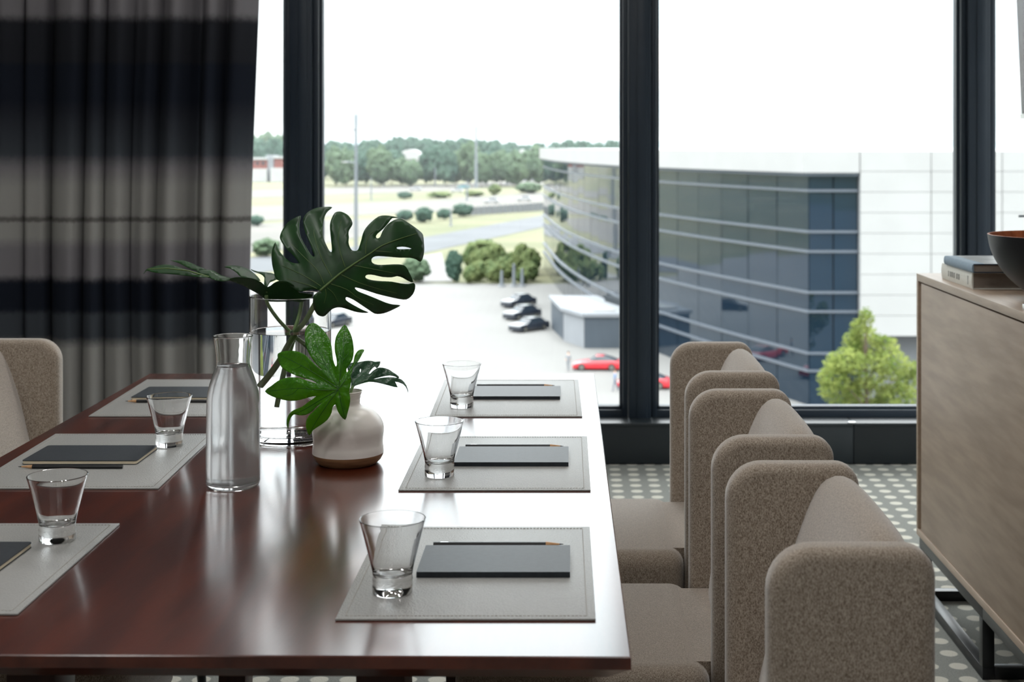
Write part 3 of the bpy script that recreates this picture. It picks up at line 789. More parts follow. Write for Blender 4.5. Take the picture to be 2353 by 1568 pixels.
# leaf lying over the rim to the left
m2 = empty('monstera_leaf', P(612,690,2.80)); tag(m2, 'monstera leaf seen edge-on reaching left over the vase rim', 'leaf', 'monstera leaves in the cylinder vase')
lob = ['45,228 60,200 90,172 220,135 320,130 430,160 520,192 640,236 735,266 600,258 400,236 250,224 130,208 80,192',
       '330,85 370,88 460,85 530,105 620,145 715,185 640,197 560,183 470,138 400,106',
       '600,210 660,188 740,185 800,200 860,240 970,275 950,295 900,306 820,300 750,272 690,238',
       '900,155 960,140 1060,145 1150,175 1220,225 1285,300 1180,290 1080,264 1030,215 960,170',
       '950,292 1010,266 1080,262 1200,275 1290,315 1360,368 1420,330 1480,302 1560,305 1640,350 1700,425 1840,445 1780,500 1700,528 1620,512 1560,520 1380,520 1330,495 1260,440 1180,395 1100,350',
       '1180,180 1250,205 1400,222 1445,245 1455,290 1385,320 1355,372 1322,340 1326,270 1280,230 1212,206']
dz = [(2.86,-.00035,.0010),(2.93,-.0004,.0012),(2.82,-.0002,.0008),(2.90,-.0003,.0012),(2.79,.0,-.0006),(2.91,-.0003,.0012)]
for s, (b0,bx,by) in zip(lob,dz):
    pl = pts(s, 320, 580, 4.611)
    cx = sum(a for a,b in pl)/len(pl); cy = sum(b for a,b in pl)/len(pl)
    leaf('blade_lobe', pl, [], (lambda x,y,b0=b0,bx=bx,by=by,cx=cx,cy=cy: b0+bx*(x-cx)-by*(y-cy)*1.6), M['monstera'], m2, 6.0)
ln = pts('90,178 300,170 520,195 735,262 960,292 1200,340 1360,420', 320, 580, 4.611)
part(m2, 'midrib', MB().tube([P(a,b,2.845-.00018*(a-345)) for a,b in ln], [.0008,.0012,.0015,.0018,.002,.0022,.0025], 8), M['monstera_vein'], True)
part(m2, 'stem', MB().tube(crom([P(612,680,2.80),P(616,700,2.81),P(640,735,2.83),P(672,768,2.85),P(692,790,2.855),P(708,812,2.86)],5), .0036, 12), M['stem'], True)
# third stalk, its leaf hidden behind the others
m3 = single('leaf_stalk', MB().tube(crom([P(694,690,2.88),P(688,725,2.875),P(672,775,2.86),P(657,850,2.85),P(643,932,2.83)],5), .0040, 12), M['stem'], 'green stalk at the back of the cylinder vase, cut end near the water bottom', 'stem', P(643,932,2.83))

# ------------------------------------------------------------------ bud vase with two fatsia leaves
bp_ = on_table(799.8,1064)
k_ = bp_.y/FPX*.1340
bv = empty('bud_vase', (bp_.x,bp_.y,TABLE_Z)); tag(bv, 'squat off-white stoneware bud vase with a bare tan foot', 'vase')
pr = [(0,1385),(470,1385),(500,1370),(560,1310),(598,1240),(607,1200),(603,1120),(592,1040),(596,950),(608,860),(610,800),(604,740),(588,690),(556,630),(510,570),(445,510),(360,460),(285,430),(235,410),(208,380),(202,345),(206,310),(203,285),(214,255),(212,230),(226,200),(232,175),(246,158)]
pr = [(r_*k_, (1385-y)*k_) for r_,y in pr]
inn = [(238*k_,(1385-148)*k_),(222*k_,(1385-160)*k_),(180*k_,(1385-345)*k_),(200*k_,(1385-400)*k_),(560*k_,(1385-800)*k_),(560*k_,(1385-1200)*k_),(0,(1385-1330)*k_)]
sm_ = crom([(a,b,0) for a,b in pr[5:]], 3)
glz = [(q.x,q.y) for q in sm_]
foot = [(a,b) for a,b in pr[:6]]
part(bv, 'glazed_body', MB().lathe(glz+inn,72), M['glaze'], smooth=60)
part(bv, 'bare_clay_foot', MB().lathe(foot+[(pr[5][0]-.002,pr[5][1]+.0002),(0,.012)],72), M['clay'], smooth=60)

f1 = empty('fatsia_leaf', P(777.7,893.6,2.53)); tag(f1, 'bright green nine-lobed fatsia leaf in front of the bud vase', 'leaf', 'fatsia leaves in the bud vase')
B1 = pts('''815,655 740,580 680,500 625,400 600,280 598,190 615,130 650,85 690,68 740,80 800,130 860,200 915,300 935,420 945,520 975,605 995,590 990,510 972,430 968,340 985,240 1030,160 1092,88
1140,150 1180,240 1200,340 1205,430 1190,520 1150,590 1115,640 1122,682 1165,620 1200,560 1215,480 1250,420 1290,398 1335,402 1310,450 1260,540 1200,610 1180,680 1165,735 1175,770 1165,850 1150,925
1162,1000 1150,1100 1125,1200 1100,1272 1040,1220 1000,1150 985,1095 968,1085 940,1120 930,1180 880,1270 790,1340 700,1400 652,1468 615,1380 612,1300 640,1230 720,1150 790,1080 832,1045
740,1110 680,1170 600,1212 520,1215 460,1205 420,1250 395,1320 388,1382 370,1320 378,1250 410,1190 460,1150 560,1110 640,1050 740,978 640,995 540,1025 430,1038 310,1020 190,980 100,918 180,850
260,790 340,755 440,742 540,752 640,790 750,818 680,775 560,745 440,700 340,650 285,580 262,510 262,450 330,422 420,412 520,425 600,465 680,540 750,610''', 590, 730, 5.408)
def d2(x, y):
    dx, dy = x-777.7, y-893.6; r_ = math.hypot(dx,dy); a = math.atan2(dy,dx)
    return 2.525 - .00032*dy*0.6 + .035*(r_/120)**2 - .006*math.cos(a*8.2)*min(1,r_/60)
leaf('blade', B1, [], d2, M['fatsia'], f1, 6.0)
C = '1015,885'
for s in ('1015,885 940,740 800,480 730,300 690,120','1015,885 1040,700 1075,450 1090,130','1020,885 1110,760 1200,610 1300,420','1015,885 830,760 560,600 300,470','1015,895 800,900 500,880 150,915','1010,900 800,1020 560,1160 430,1200','1010,905 880,1080 760,1260 660,1430','1020,905 1050,1080 1095,1240'):
    vein(f1, 'vein', pts(s,590,730,5.408), d2, .0008, .0003, M['fatsia_vein'], .0005, f1)
for s in ('890,640 850,560 860,480','870,600 760,540 720,470','820,500 800,400 830,320','1065,540 1130,460 1150,400','1065,520 1010,440 1000,380','680,670 640,560 560,500','560,600 480,640 420,640','640,885 560,830 470,800','520,880 440,950 330,980'):
    vein(f1, 'side_vein', pts(s,590,730,5.408), d2, .0004, .0002, M['fatsia_vein'], .0004, f1)
part(f1, 'stem', MB().tube(crom([P(777.7,893.6,2.527),P(784,886,2.56),P(794,890,2.60),P(800,915,2.62)],5), .0022, 8), M['stem'], True)
f2 = empty('fatsia_leaf', P(806,905,2.62)); tag(f2, 'dark bluish fatsia leaf leaning right out of the bud vase', 'leaf', 'fatsia leaves in the bud vase')
B2 = pts('''1130,600 1180,565 1260,560 1350,540 1420,540 1470,555 1535,550 1520,600 1490,632 1470,610 1430,640 1390,698 1410,700 1440,670 1500,630 1560,625 1640,650 1700,690 1760,730 1760,762 1720,735 1650,722 1560,735 1445,768
1560,752 1700,745 1800,775 1860,850 1885,945 1865,890 1820,830 1715,797 1750,868 1640,845 1500,810 1400,800 1300,815 1230,845 1195,870 1170,860 1172,770 1130,650''', 590, 730, 5.408)
H2 = pts('1275,660 1290,635 1295,660 1285,685', 590, 730, 5.408)
def d3(x, y): return 2.63 + .0006*(x-806)*.6 - .0011*(y-880)*.8 + .004*math.sin((x+y)*.12)
leaf('blade', B2, [H2], d3, M['fatsia_dark'], f2, 6.0)
for s in ('1190,850 1300,790 1400,790 1600,800 1740,855','1190,850 1290,720 1400,600 1500,565','1200,840 1350,770 1500,690 1640,660','1185,850 1215,720 1230,600','1190,855 1400,795 1700,765 1850,850'):
    vein(f2, 'vein', pts(s,590,730,5.408), d3, .0007, .0003, M['fatsia_vein'], .0004, f2)
part(f2, 'stem', MB().tube(crom([P(811,888,2.625),P(807,898,2.62),P(803,920,2.62)],4), [.0028]*9, 8), M['stem'], True)

# ------------------------------------------------------------------ sideboard
SX, SX2, SY0, SY1, SZ0, SZ1 = 1.03, 1.50, 2.15, 4.20, .185, .961
sb = empty('sideboard', ((SX+SX2)/2,(SY0+SY1)/2,0)); tag(sb, 'grey-brown oak sideboard on a black metal base', 'sideboard')
part(sb, 'top_panel', MB().box(SX,SX2,SY0,SY1,SZ1-.022,SZ1), M['oak_edge'], True, bevel=.0015)
part(sb, 'side_panel', MB().box(SX,SX2,SY1-.018,SY1,SZ0+.02,SZ1-.0222), M['oak_edge'], True, bevel=.001)
part(sb, 'side_panel', MB().box(SX,SX2,SY0,SY0+.018,SZ0+.02,SZ1-.0222), M['oak_edge'], True, bevel=.001)
part(sb, 'bottom_panel', MB().box(SX,SX2,SY0,SY1,SZ0,SZ0+.0198), M['oak_edge'], True, bevel=.001)
part(sb, 'carcass', MB().box(SX+.026,SX2-.002,SY0+.0182,SY1-.0182,SZ0+.0202,SZ1-.0224), M['gap'], True, smooth=0)
for (a,b) in ((SY1-.044, 2.862),(2.858, SY0+.02)):
    dr = part(sb, 'door', MB().box(SX+.003,SX+.0255,b,a,SZ0+.0215,SZ1-.0265), M['oak'], True, bevel=.001)
for (ya,yb) in ((3.54,4.18),(2.17,2.81)):
    g = MB()
    fr_ = part(sb, 'base_rail', MB().box(SX+.004,SX+.034,ya,yb,SZ0-.032,SZ0-.0004), M['black_metal'], True, bevel=.001)
    part(sb, 'base_rail', MB().box(SX2-.034,SX2-.004,ya,yb,SZ0-.032,SZ0-.0004), M['black_metal'], True, bevel=.001)
    for yy in (ya, yb-.03):
        for xx in (SX+.004, SX2-.034):
            part(sb, 'leg', MB().box(xx,xx+.03,yy,yy+.03,.0304,SZ0-.0324), M['black_metal'], True, bevel=.001)
        part(sb, 'foot_rail', MB().box(SX+.0344,SX2-.0344,yy,yy+.03,0,.03), M['black_metal'], True, bevel=.001)
    for xx in (SX+.004, SX2-.034):
        part(sb, 'foot_rail', MB().box(xx,xx+.03,ya,yb,0,.03), M['black_metal'], True, bevel=.001)
part(sb, 'base_rail', MB().box(SX+.004,SX+.034,2.8104,3.5396,SZ0-.032,SZ0-.0004), M['black_metal'], True, bevel=.001)

# books on the sideboard
def book(name, x0,x1,y0,y1,z0,th, spine, cover, page, label, lettering=False):
    root = empty(name, ((x0+x1)/2,(y0+y1)/2,z0)); tag(root, label, 'book', 'books on the sideboard')
    c = .0025
    part(root, 'lower_board', MB().box(x0+.004,x1,y0,y1,z0+.0002,z0+c), cover, True, smooth=0)
    part(root, 'upper_board', MB().box(x0+.004,x1,y0,y1,z0+th-c,z0+th), cover, True, smooth=0)
    part(root, 'page_block', MB().box(x0+.004,x1-.004,y0+.003,y1-.003,z0+c,z0+th-c), page, True, smooth=0)
    sp = part(root, 'spine', MB().slab([(x0+.0044,z0+.0002),(x0+.0044,z0+th),(x0+.002,z0+th-.0005),(x0,z0+th*.8),(x0-.001,z0+th*.5),(x0,z0+th*.2),(x0+.002,z0+.0005)], y0, y1, .0004,'y',1), spine, True)
    return root, sp
b1, s1_ = book('art_book', 1.060,1.325,3.725,4.03,SZ1,.0445, M['spine_cream'], M['spine_cream'], M['page_grey'], 'thick cream book lying under the blue one on the sideboard')
# faint lettering on the cream spine (too blurred in the photo to read): grey strokes
ltr = MB(); yy = 3.955
random.seed(3)
for wlen in (1,6,4):
    for k in range(wlen):
        ltr.box(1.0583,1.0592,yy-.0012,yy,SZ1+.014,SZ1+.029)
        if k % 2 == 0: ltr.box(1.0583,1.0592,yy-.0055,yy-.0044,SZ1+.014,SZ1+.029)
        ltr.box(1.0583,1.0592,yy-.0055,yy,SZ1+(.0275 if k%3 else .0205),SZ1+(.029 if k%3 else .022))
        yy -= .0092
    yy -= .010
ltr.box(1.0583,1.0592,3.758,3.763,SZ1+.010,SZ1+.033)
sl_ = part(b1, 'spine_lettering', ltr, M['ink'], True, smooth=0); sl_['kind'] = 'stuff'
b2, s2_ = book('photo_book', 1.055,1.30,3.705,3.985,SZ1+.0448,.0235, M['spine_blue'], M['navy'], M['page_grey'], 'blue-grey cloth book with a dark photo cover lying on top of the cream book')
part(b2, 'cover_strip', MB().box(1.0595,1.088,3.7055,3.9845,SZ1+.0683,SZ1+.0687), M['spine_blue'], True, smooth=0)
part(b2, 'cover_picture', MB().box(1.0885,1.2995,3.7055,3.9845,SZ1+.0683,SZ1+.0687), M['book_print'], True, smooth=0)

# bowl
bw = empty('bowl', (1.212,3.47,SZ1)); tag(bw, 'black bowl with a warm wood inside on the sideboard beside the books', 'bowl')
ob = [(0,.0005),(.055,.0005),(.060,.003),(.085,.016),(.115,.038),(.142,.066),(.162,.098),(.174,.128),(.179,.155),(.1795,.160)]
ib = [(.1795,.160),(.176,.1605),(.1725,.155),(.166,.128),(.154,.098),(.134,.068),(.107,.042),(.078,.022),(.05,.012),(0,.010)]
part(bw, 'outer_shell', MB().lathe([(q.x,q.y) for q in crom([(a,b,0) for a,b in ob],3)],96), M['bowl_out'], smooth=60, recalc=False)
part(bw, 'inner_shell', MB().lathe([(q.x,q.y) for q in crom([(a,b,0) for a,b in ib],3)],96), M['bowl_in'], smooth=60, recalc=False)
# pale corner of a small tray-like object
q = on_table(2346,712,SZ1)
rm = empty('remote_control', (q.x+.09,q.y-.015,SZ1), math.radians(6)); tag(rm, 'small pale metallic object lying on the sideboard before the bowl, only its end in view', 'remote')
part(rm, 'body', MB().box(-.088,.088,-.02,.02,.0003,.015), M['silver'], bevel=.003)
part(rm, 'keypad', MB().box(-.07,.07,-.014,.014,.0148,.0158), M['tyre'], bevel=.0004)

# wall screen
tvx, tvy = 1.47, 0
te = P(2346,262,4.60)
tvr = empty('wall_screen', (1.53, 3.85, 1.42)); tag(tvr, 'flat wall-mounted screen at the upper right edge of the photo', 'screen')
th_ = math.radians(2.6)
def tvq(x, z):      # tilt about the bottom edge
    return (te.x + x*math.cos(th_) - z*math.sin(th_), te.z - .012 + x*math.sin(th_) + z*math.cos(th_))
def tvbox(x0,x1,y0,y1,z0,z1):
    vs = []
    for (x,y,z) in ((x0,y0,z0),(x1,y0,z0),(x1,y1,z0),(x0,y1,z0),(x0,y0,z1),(x1,y0,z1),(x1,y1,z1),(x0,y1,z1)):
        a, c = tvq(x,z); vs.append((a,y,c))
    return MB().add(vs, [(3,2,1,0),(4,5,6,7),(0,1,5,4),(1,2,6,5),(2,3,7,6),(3,0,4,7)])
part(tvr, 'housing', tvbox(.004,.045,3.20,4.598,.0,.80), M['black_metal'], True, bevel=.002)
part(tvr, 'screen_glass', tvbox(.0,.0038,3.206,4.592,.012,.794), M['screen'], True, smooth=0)
part(tvr, 'bottom_strip', tvbox(-.002,.0038,3.20,4.60,-.004,.0115), M['silver'], True, smooth=0)
part(tvr, 'wall_bracket', MB().box(te.x+.03,1.56,3.7,4.1,1.55,1.95), M['black_metal'], True, smooth=0)

# ================================================================== outside
def gpoly(pl, up): return [(lambda v: (v.x,v.y))(on_ground(a,b)) for a,b in pl]
struct('ground', MB().box(-2500,2500,-2500,5000,GROUND-1,GROUND), M['grass'], smooth=0)
struct('parking_lot', MB().prism([(-220,-220),(120,-220),(120,112),(40,206),(-220,212)], GROUND+.01, GROUND+.06), M['concrete_lot'], smooth=0)
struct('road', MB().prism(gpoly([(300,620),(500,600),(700,583),(975,546),(1250,495),(1500,455),(1500,475),(1250,522),(975,582),(700,615),(500,640),(300,660)],0), GROUND+.01, GROUND+.08), M['asphalt'], smooth=0)
struct('highway', MB().prism(gpoly([(300,486),(500,478),(740,470),(1000,460),(1250,442),(1500,428),(1500,445),(1250,466),(1000,487),(740,500),(500,515),(300,530)],0), GROUND+.01, GROUND+.10), M['road'], smooth=0)
struct('far_highway', MB().prism(gpoly([(300,446),(500,440),(740,433),(1000,425),(1130,418),(1300,410),(1300,421),(1130,430),(1000,440),(740,450),(500,458),(300,466)],0), GROUND+.01, GROUND+.12), M['road'], smooth=0)
struct('road_apron', MB().prism(gpoly([(300,540),(500,521),(740,506),(930,503),(900,530),(700,570),(500,588),(300,600)],0), GROUND+.01, GROUND+.07), M['road'], smooth=0)
struct('path', MB().prism(gpoly([(965,590),(1015,582),(1022,612),(1040,648),(960,650)],0), GROUND+.02, GROUND+.09), M['concrete_lot'], smooth=0)

# glass-fronted building
ctrl = [(-4.4,235),(-1.5,197),(1.9,170),(5.5,150),(8.6,138),(13.2,124),(18.6,110)]
cur = crom([(a,b,0) for a,b in ctrl], 12)
acc = [0]
for a,b in zip(cur,cur[1:]): acc.append(acc[-1]+(b-a).length)
def at_len(s):
    for i in range(len(acc)-1):
        if acc[i+1] >= s: return cur[i].lerp(cur[i+1],(s-acc[i])/(acc[i+1]-acc[i]))
    return cur[-1]
NC = 26
cols = [at_len(acc[-1]*k/NC) for k in range(NC+1)] + [Vector((18.6+3.8*k/2,110,0)) for k in (1,2)]
zl = [18.1,16.8,13.6,12.06,8.87,7.38,4.13,2.76,0.0]
ob_ = empty('office_building', (25,150,GROUND)); tag(ob_, 'white building with a curved mirrored glass front beyond the window', 'building')
ob_xy = [(v.x,v.y) for v in cols]
fin = [(v.x+.5,v.y+.35) for v in cols[:-1]]+[(22.4,110.35)]
part(ob_, 'core', MB().prism(fin+[(22.9,112),(24,236),(-4,236)], GROUND+.02, GROUND+18.0), M['core'], True, smooth=0)
random.seed(11)
for i in range(len(cols)-1):
    a, b = cols[i], cols[i+1]
    d_ = (b-a); n_ = Vector((d_.y,-d_.x,0)).normalized()
    if n_.y > 0: n_ = -n_
    for r_ in range(8):
        z1_, z0_ = zl[r_], zl[r_+1]
        j = [random.uniform(-.02,.02) for _ in range(2)]
        g = .05
        u = d_.normalized()
        pa, pb = a+u*g, b-u*g
        vs = [pa+n_*(0+j[0])+Vector((0,0,GROUND+z0_+.05)), pb+n_*(0+j[1])+Vector((0,0,GROUND+z0_+.05)), pb+n_*(j[1]-j[0])+Vector((0,0,GROUND+z1_-.05)), pa+n_*(0)+Vector((0,0,GROUND+z1_-.05))]
        bk = [v - n_*.08 for v in vs]
        part(ob_, 'glass_panel', MB().add(vs+bk, [(0,1,2,3),(7,6,5,4),(0,4,5,1),(1,5,6,2),(2,6,7,3),(3,7,4,0)]), M['facade'], True, smooth=0)
off_ = []
for i, v in enumerate(cols):
    a = cols[max(i-1,0)]; b = cols[min(i+1,len(cols)-1)]
    d_ = b-a; n_ = Vector((d_.y,-d_.x,0)).normalized()
    off_.append(n_ if n_.y < 0 else -n_)
def ribbon(z0, z1, o0, o1):
    vs = []; fs = []
    for v, n_ in zip(cols,off_):
        for (o_,z) in ((o0,z0),(o1,z0),(o1,z1),(o0,z1)):
            vs.append(v + n_*o_ + Vector((0,0,GROUND+z)))
    for i in range(len(cols)-1):
        for k in range(4): fs.append((i*4+k, i*4+(k+1)%4, i*4+4+(k+1)%4, i*4+4+k))
    k = (len(cols)-1)*4
    fs += [(0,1,2,3),(k+3,k+2,k+1,k)]
    return MB().add(vs,fs)
for z in zl[1:8]:
    part(ob_, 'facade_rail', ribbon(z-.09, z+.09, -.02, .22), M['rail'], True, smooth=0)
part(ob_, 'soffit_shadow', ribbon(17.95, 18.2, -.4, .55), M['grey_clad'], True, smooth=0)  # soffit strip, its dark grey stands in for the shadow under the fascia
part(ob_, 'roof_fascia', ribbon(18.2, 19.9, -.4, .7), M['white_clad'], True, smooth=0)
part(ob_, 'roof', MB().prism([(v.x+.3,v.y+.3) for v in cols]+[(72,110.5),(72,238),(-4,238)], GROUND+18.8, GROUND+19.85), M['white_clad'], True, smooth=0)
for k in (14,):
    v, n_ = cols[k], off_[k]
for r_ in range(9):
    z0_ = 5.55 + r_*(19.9-5.55)/9; z1_ = z0_+(19.9-5.55)/9
    for c_ in range(9):
        x0 = 22.45 + c_*5.5
        part(ob_, 'wall_panel', MB().box(x0+.03,x0+5.47,109.3,109.7,GROUND+z0_+.015,GROUND+z1_-.015), M['white_clad'], True, smooth=0)
part(ob_, 'wall_core', MB().box(22.45,72,109.6,230,GROUND+5.5,GROUND+18.9), M['lt_grey'], True, smooth=0)
part(ob_, 'base_wall', MB().box(22.6,72,112.5,230,GROUND+.02,GROUND+5.5), M['lt_grey'], True, smooth=0)
# entrance porch of the building
pc = empty('entrance_porch', (2,147,GROUND)); tag(pc, 'low grey and white flat-roofed porch before the glass building', 'porch')
part(pc, 'grey_block', MB().box(1.45,7.4,141.0,141.8,GROUND+.06,GROUND+3.2), M['grey_clad'], True, smooth=0)
part(pc, 'white_wall', MB().prism([(1.4,141.2),(-.7,146.4),(-.5,146.6),(1.7,141.6)], GROUND+.06, GROUND+3.2), M['lt_grey'], True, smooth=0)
part(pc, 'dark_opening', MB().prism([(-.75,147.6),(-2.1,156.5),(-1.8,156.6),(-.4,147.8)], GROUND+.06, GROUND+3.0), M['grey_clad'], True, smooth=0)
part(pc, 'flat_roof', MB().prism([(1.25,140.8),(7.0,140.8),(3.0,158),(-2.4,158),(-.95,146.2)], GROUND+3.2, GROUND+3.55), M['lt_grey'], True, smooth=0)
part(pc, 'skylight', MB().prism([(2.3,142.6),(4.6,142.6),(1.2,154),(-.4,154)], GROUND+3.56, GROUND+3.75), M['white_clad'], True, smooth=0)
part(pc, 'roof_vent', MB().prism([(5.6,146.0),(6.3,146.0),(4.3,152),(3.7,152)], GROUND+3.56, GROUND+4.2), M['core'], True, smooth=0)

# ------------------------------------------------------------------ cars
def make_car(name, L, Wd, H, paint, kind, label, loc, yaw, group):
    """local: nose towards -x"""
    root = empty(name, loc, yaw); tag(root, label, 'car', group)
    if kind == 'coupe':
        body = [(-.5,.16),(-.495,.40),(-.44,.52),(-.30,.60),(-.17,.66),(.30,.69),(.43,.68),(.49,.58),(.5,.30),(.49,.16)]
        cab = [(-.17,.65),(-.04,.93),(.04,1.0),(.14,.99),(.27,.88),(.40,.69)]
    else:
        body = [(-.5,.12),(-.498,.46),(-.46,.56),(-.22,.64),(.36,.68),(.47,.67),(.5,.50),(.5,.14)]
        cab = [(-.22,.62),(-.08,.92),(0,.99),(.16,1.0),(.27,.95),(.41,.63)]
    def loft(prof, wl, wh, zl_):
        vs = []; fs = []; n = len(prof)
        for (ys) in (-1,-.8,.8,1):
            for (x,z) in prof:
                f = 1 if z < zl_ else wh
                ins = .97 if abs(ys) == 1 else 1.0
                vs.append((x*L*ins, ys*Wd/2*wl*f, z*H*(.985 if abs(ys)==1 and z > .5 else 1)))
        for i in range(3):
            for k in range(n): fs.append((i*n+k, i*n+(k+1)%n, (i+1)*n+(k+1)%n, (i+1)*n+k))
        fs.append(tuple(range(n-1,-1,-1))); fs.append(tuple(3*n+k for k in range(n)))
        return MB().add(vs,fs)
    part(root, 'body', loft(body,1,.97,.5), paint, bevel=.025, smooth=50)
    part(root, 'cabin', loft(cab,.90,.80,.75), M['car_glass'], bevel=.03, smooth=50)
    rz = [(a,b) for a,b in cab if b > .88]
    xs = [a*L for a,b in rz]
    part(root, 'roof_panel', MB().box(min(xs)+.05,max(xs)-.02,-Wd*.34,Wd*.34,H*.975,H*1.005), paint, bevel=.015)
    for (x,y) in ((-.31,-1),(-.31,1),(.29,-1),(.29,1)):
        yw = y*Wd/2
        wl = part(root, 'wheel', MB().tube([(x*L,yw*.80,.33),(x*L,yw*1.01,.33)], .33, 20), M['tyre'])
        link('rim', MB().tube([(x*L,yw*1.0,.33),(x*L,yw*1.02,.33)], .21, 14).mesh('rim',M['alloy']), wl)
    return root
g_ = on_ground
make_car('red_coupe', 4.5,1.85,1.32,M['red_paint'],'coupe','red coupe on the pale forecourt before the grey porch', g_(1373,851,.06), math.radians(-4),'cars outside the window')
make_car('red_coupe', 4.5,1.85,1.32,M['red_paint'],'coupe','second red coupe half hidden behind the dark window mullion', g_(1480,893,.06), math.radians(-6),'cars outside the window')
for i,(px,py,kind,lb) in enumerate(((1198,706,'suv','dark car farthest away in the row of three beside the porch'),(1206,734,'suv','dark car in the middle of the row of three beside the porch'),(1222,761,'sedan','dark grey sedan nearest in the row of three beside the porch'))):
    make_car('dark_car', 4.7,1.9,1.62 if kind=='suv' else 1.45,M['dark_paint'],kind,lb,g_(px-6,py,.06),math.radians(46),'cars outside the window')
make_car('parked_car', 4.4,1.8,1.5,M['dark_paint'],'suv','small dark car seen just past the right side of the cylinder vase',g_(768,752,.06),math.radians(60),'cars outside the window')
for px,py,pm,lb in ((1065,434,'teal_paint','pale teal van on the far highway left of the tall pole'),(1050,443,'white_paint','white car on the far highway below the teal van'),(955,438,'white_paint','white car on the far highway under the dome building'),(1205,463,'white_paint','white car on the nearer highway beside the glass building'),(1130,468,'white_paint','white car on the nearer highway above the grey fence')):
    make_car('highway_car', 5.5,2.2,2.0,M[pm],'suv',lb,g_(px,py,.12),math.radians(-8),'cars on the highway')

# ------------------------------------------------------------------ people on the forecourt
def make_person(loc, yaw, shirt, trousers, label, stride):
    root = empty('person', loc, yaw); tag(root, label, 'person', 'people on the forecourt')
    V = [(0,0,.95),(0,0,1.15),(0,0,1.38),(0,0,1.50),(0,0,1.58),(0,0,1.72),
         (0,.17,1.42),(.02,.22,1.15),(-.06,.22,.92),(0,-.17,1.42),(-.02,-.22,1.15),(.10,-.22,.94),
         (0,.09,.90),(stride*.5,.10,.50),(stride*.9,.10,.08),(stride*.9-.13,.10,.04),(0,-.09,.90),(-stride*.4,-.10,.50),(-stride*.5,-.10,.08),(-stride*.5-.13,-.10,.04)]
    E = [(0,1),(1,2),(2,3),(3,4),(4,5),(2,6),(6,7),(7,8),(2,9),(9,10),(10,11),(0,12),(12,13),(13,14),(14,15),(0,16),(16,17),(17,18),(18,19)]
    R = [.14,.13,.15,.06,.09,.085,.06,.045,.035,.06,.045,.035,.09,.065,.045,.035,.09,.065,.045,.035]
    me = bpy.data.meshes.new('body'); me.from_pydata(V,E,[])
    tmp = bpy.data.objects.new('body_tmp', me); col.objects.link(tmp)
    sk = tmp.modifiers.new('skin','SKIN'); 
    for i, s in enumerate(me.skin_vertices[0].data): s.radius = (R[i],R[i]); s.use_root = (i == 0)
    ss = tmp.modifiers.new('sub','SUBSURF'); ss.levels = 1; ss.render_levels = 1
    dg = bpy.context.evaluated_depsgraph_get()
    em = bpy.data.meshes.new_from_object(tmp.evaluated_get(dg))
    bpy.data.objects.remove(tmp)
    em.name = 'body'
    for mm in (shirt, trousers, M['skin'], M['tyre']): em.materials.append(mm)
    for p_ in em.polygons:
        z = p_.center.z
        p_.material_index = 3 if z < .07 else 1 if z < .98 else 2 if z > 1.48 or (abs(p_.center.y) > .17 and z < 1.12) else 0
        p_.use_smooth = True
    link('body', em, root)
    h = MB().lathe([(0,.10),(.06,.085),(.095,.03),(.098,-.02),(.09,-.03),(.0,.02)],14,(.012,0,1.70)).mesh('hair',M['bark'])
    link('hair', h, root)
M['skin'] = mat('skin', rgb(198,156,132), 0.6)
M['blue_cloth'] = mat('blue shirt', rgb(96,118,150), 0.8)
M['grey_cloth'] = mat('grey clothes', rgb(92,98,110), 0.8)
make_person(g_(1413,901,.06), 0.2, M['blue_cloth'], M['grey_cloth'], 'person in a blue top walking beside the half-hidden red coupe', .35)
make_person(g_(1306,855,.06), 1.2, M['lt_grey'], M['lt_grey'], 'person in pale clothes standing at the nose of the red coupe', .12)

# ------------------------------------------------------------------ trees and shrubs
ico_v, ico_f = None, None
bmx = bmesh.new(); bmesh.ops.create_icosphere(bmx, subdivisions=2, radius=1.0)
ico_v = [v.co.copy() for v in bmx.verts]; ico_f = [tuple(v.index for v in f.verts) for f in bmx.faces]; bmx.free()
def crown_mesh(name, m, seed, nb=90, wide=1.0, tall=1.0, shape='round'):
    """unit crown: about 1 wide and 1 tall, base at z=0"""
    rnd = random.Random(seed); mb = MB()
    for i in range(nb):
        while True:
            x,y,z = rnd.uniform(-1,1),rnd.uniform(-1,1),rnd.uniform(-1,1)
            q = x*x+y*y+z*z
            if .25 < q < 1: break
        if shape == 'column': x *= .8; y *= .8
        r_ = rnd.uniform(.09,.17)
        c = Vector((x*.40,y*.40,.5+z*.38)); o_ = rnd.random()*50
        vs = []
        for v in ico_v:
            n_ = noise.noise(v*2.3+Vector((o_,i,0))) * .6 + noise.noise(v*6+Vector((i,o_,0)))*.45
            vs.append(c + v*r_*(1+n_))
        mb.add(vs, ico_f)
    return mb.mesh(name, m, smooth=0)
crowns = {}
for k,nm in enumerate(('tree_a','tree_b','shrub')):
    crowns[nm] = [crown_mesh('crown', M[nm], 100*k+j, 95) for j in range(3)]
trunk = MB().tube([(0,0,0),(.01,0,.3),(0,.01,.55)],[.03,.024,.014],8).mesh('trunk', M['bark'])
rt = random.Random(5)
def tree(px, py, hpx, wpx, kind, label, group, name='tree', trunk_f=.22):
    p = on_ground(px,py); h = hpx*p.y/FPX; wd = wpx*p.y/FPX
    root = empty(name, p, rt.uniform(0,6)); tag(root, label, 'tree' if 'tree' in name else 'shrub', group)
    c = link('crown', rt.choice(crowns[kind]), root, (0,0,h*trunk_f)); c.scale = (wd,wd,h*(1-trunk_f)/.98)
    t_ = link('trunk', trunk, root); t_.scale = (max(wd*.6,h*.3),max(wd*.6,h*.3),h*.9)
    return root
LT_ = 'leafy tree in the wooded belt along the horizon'
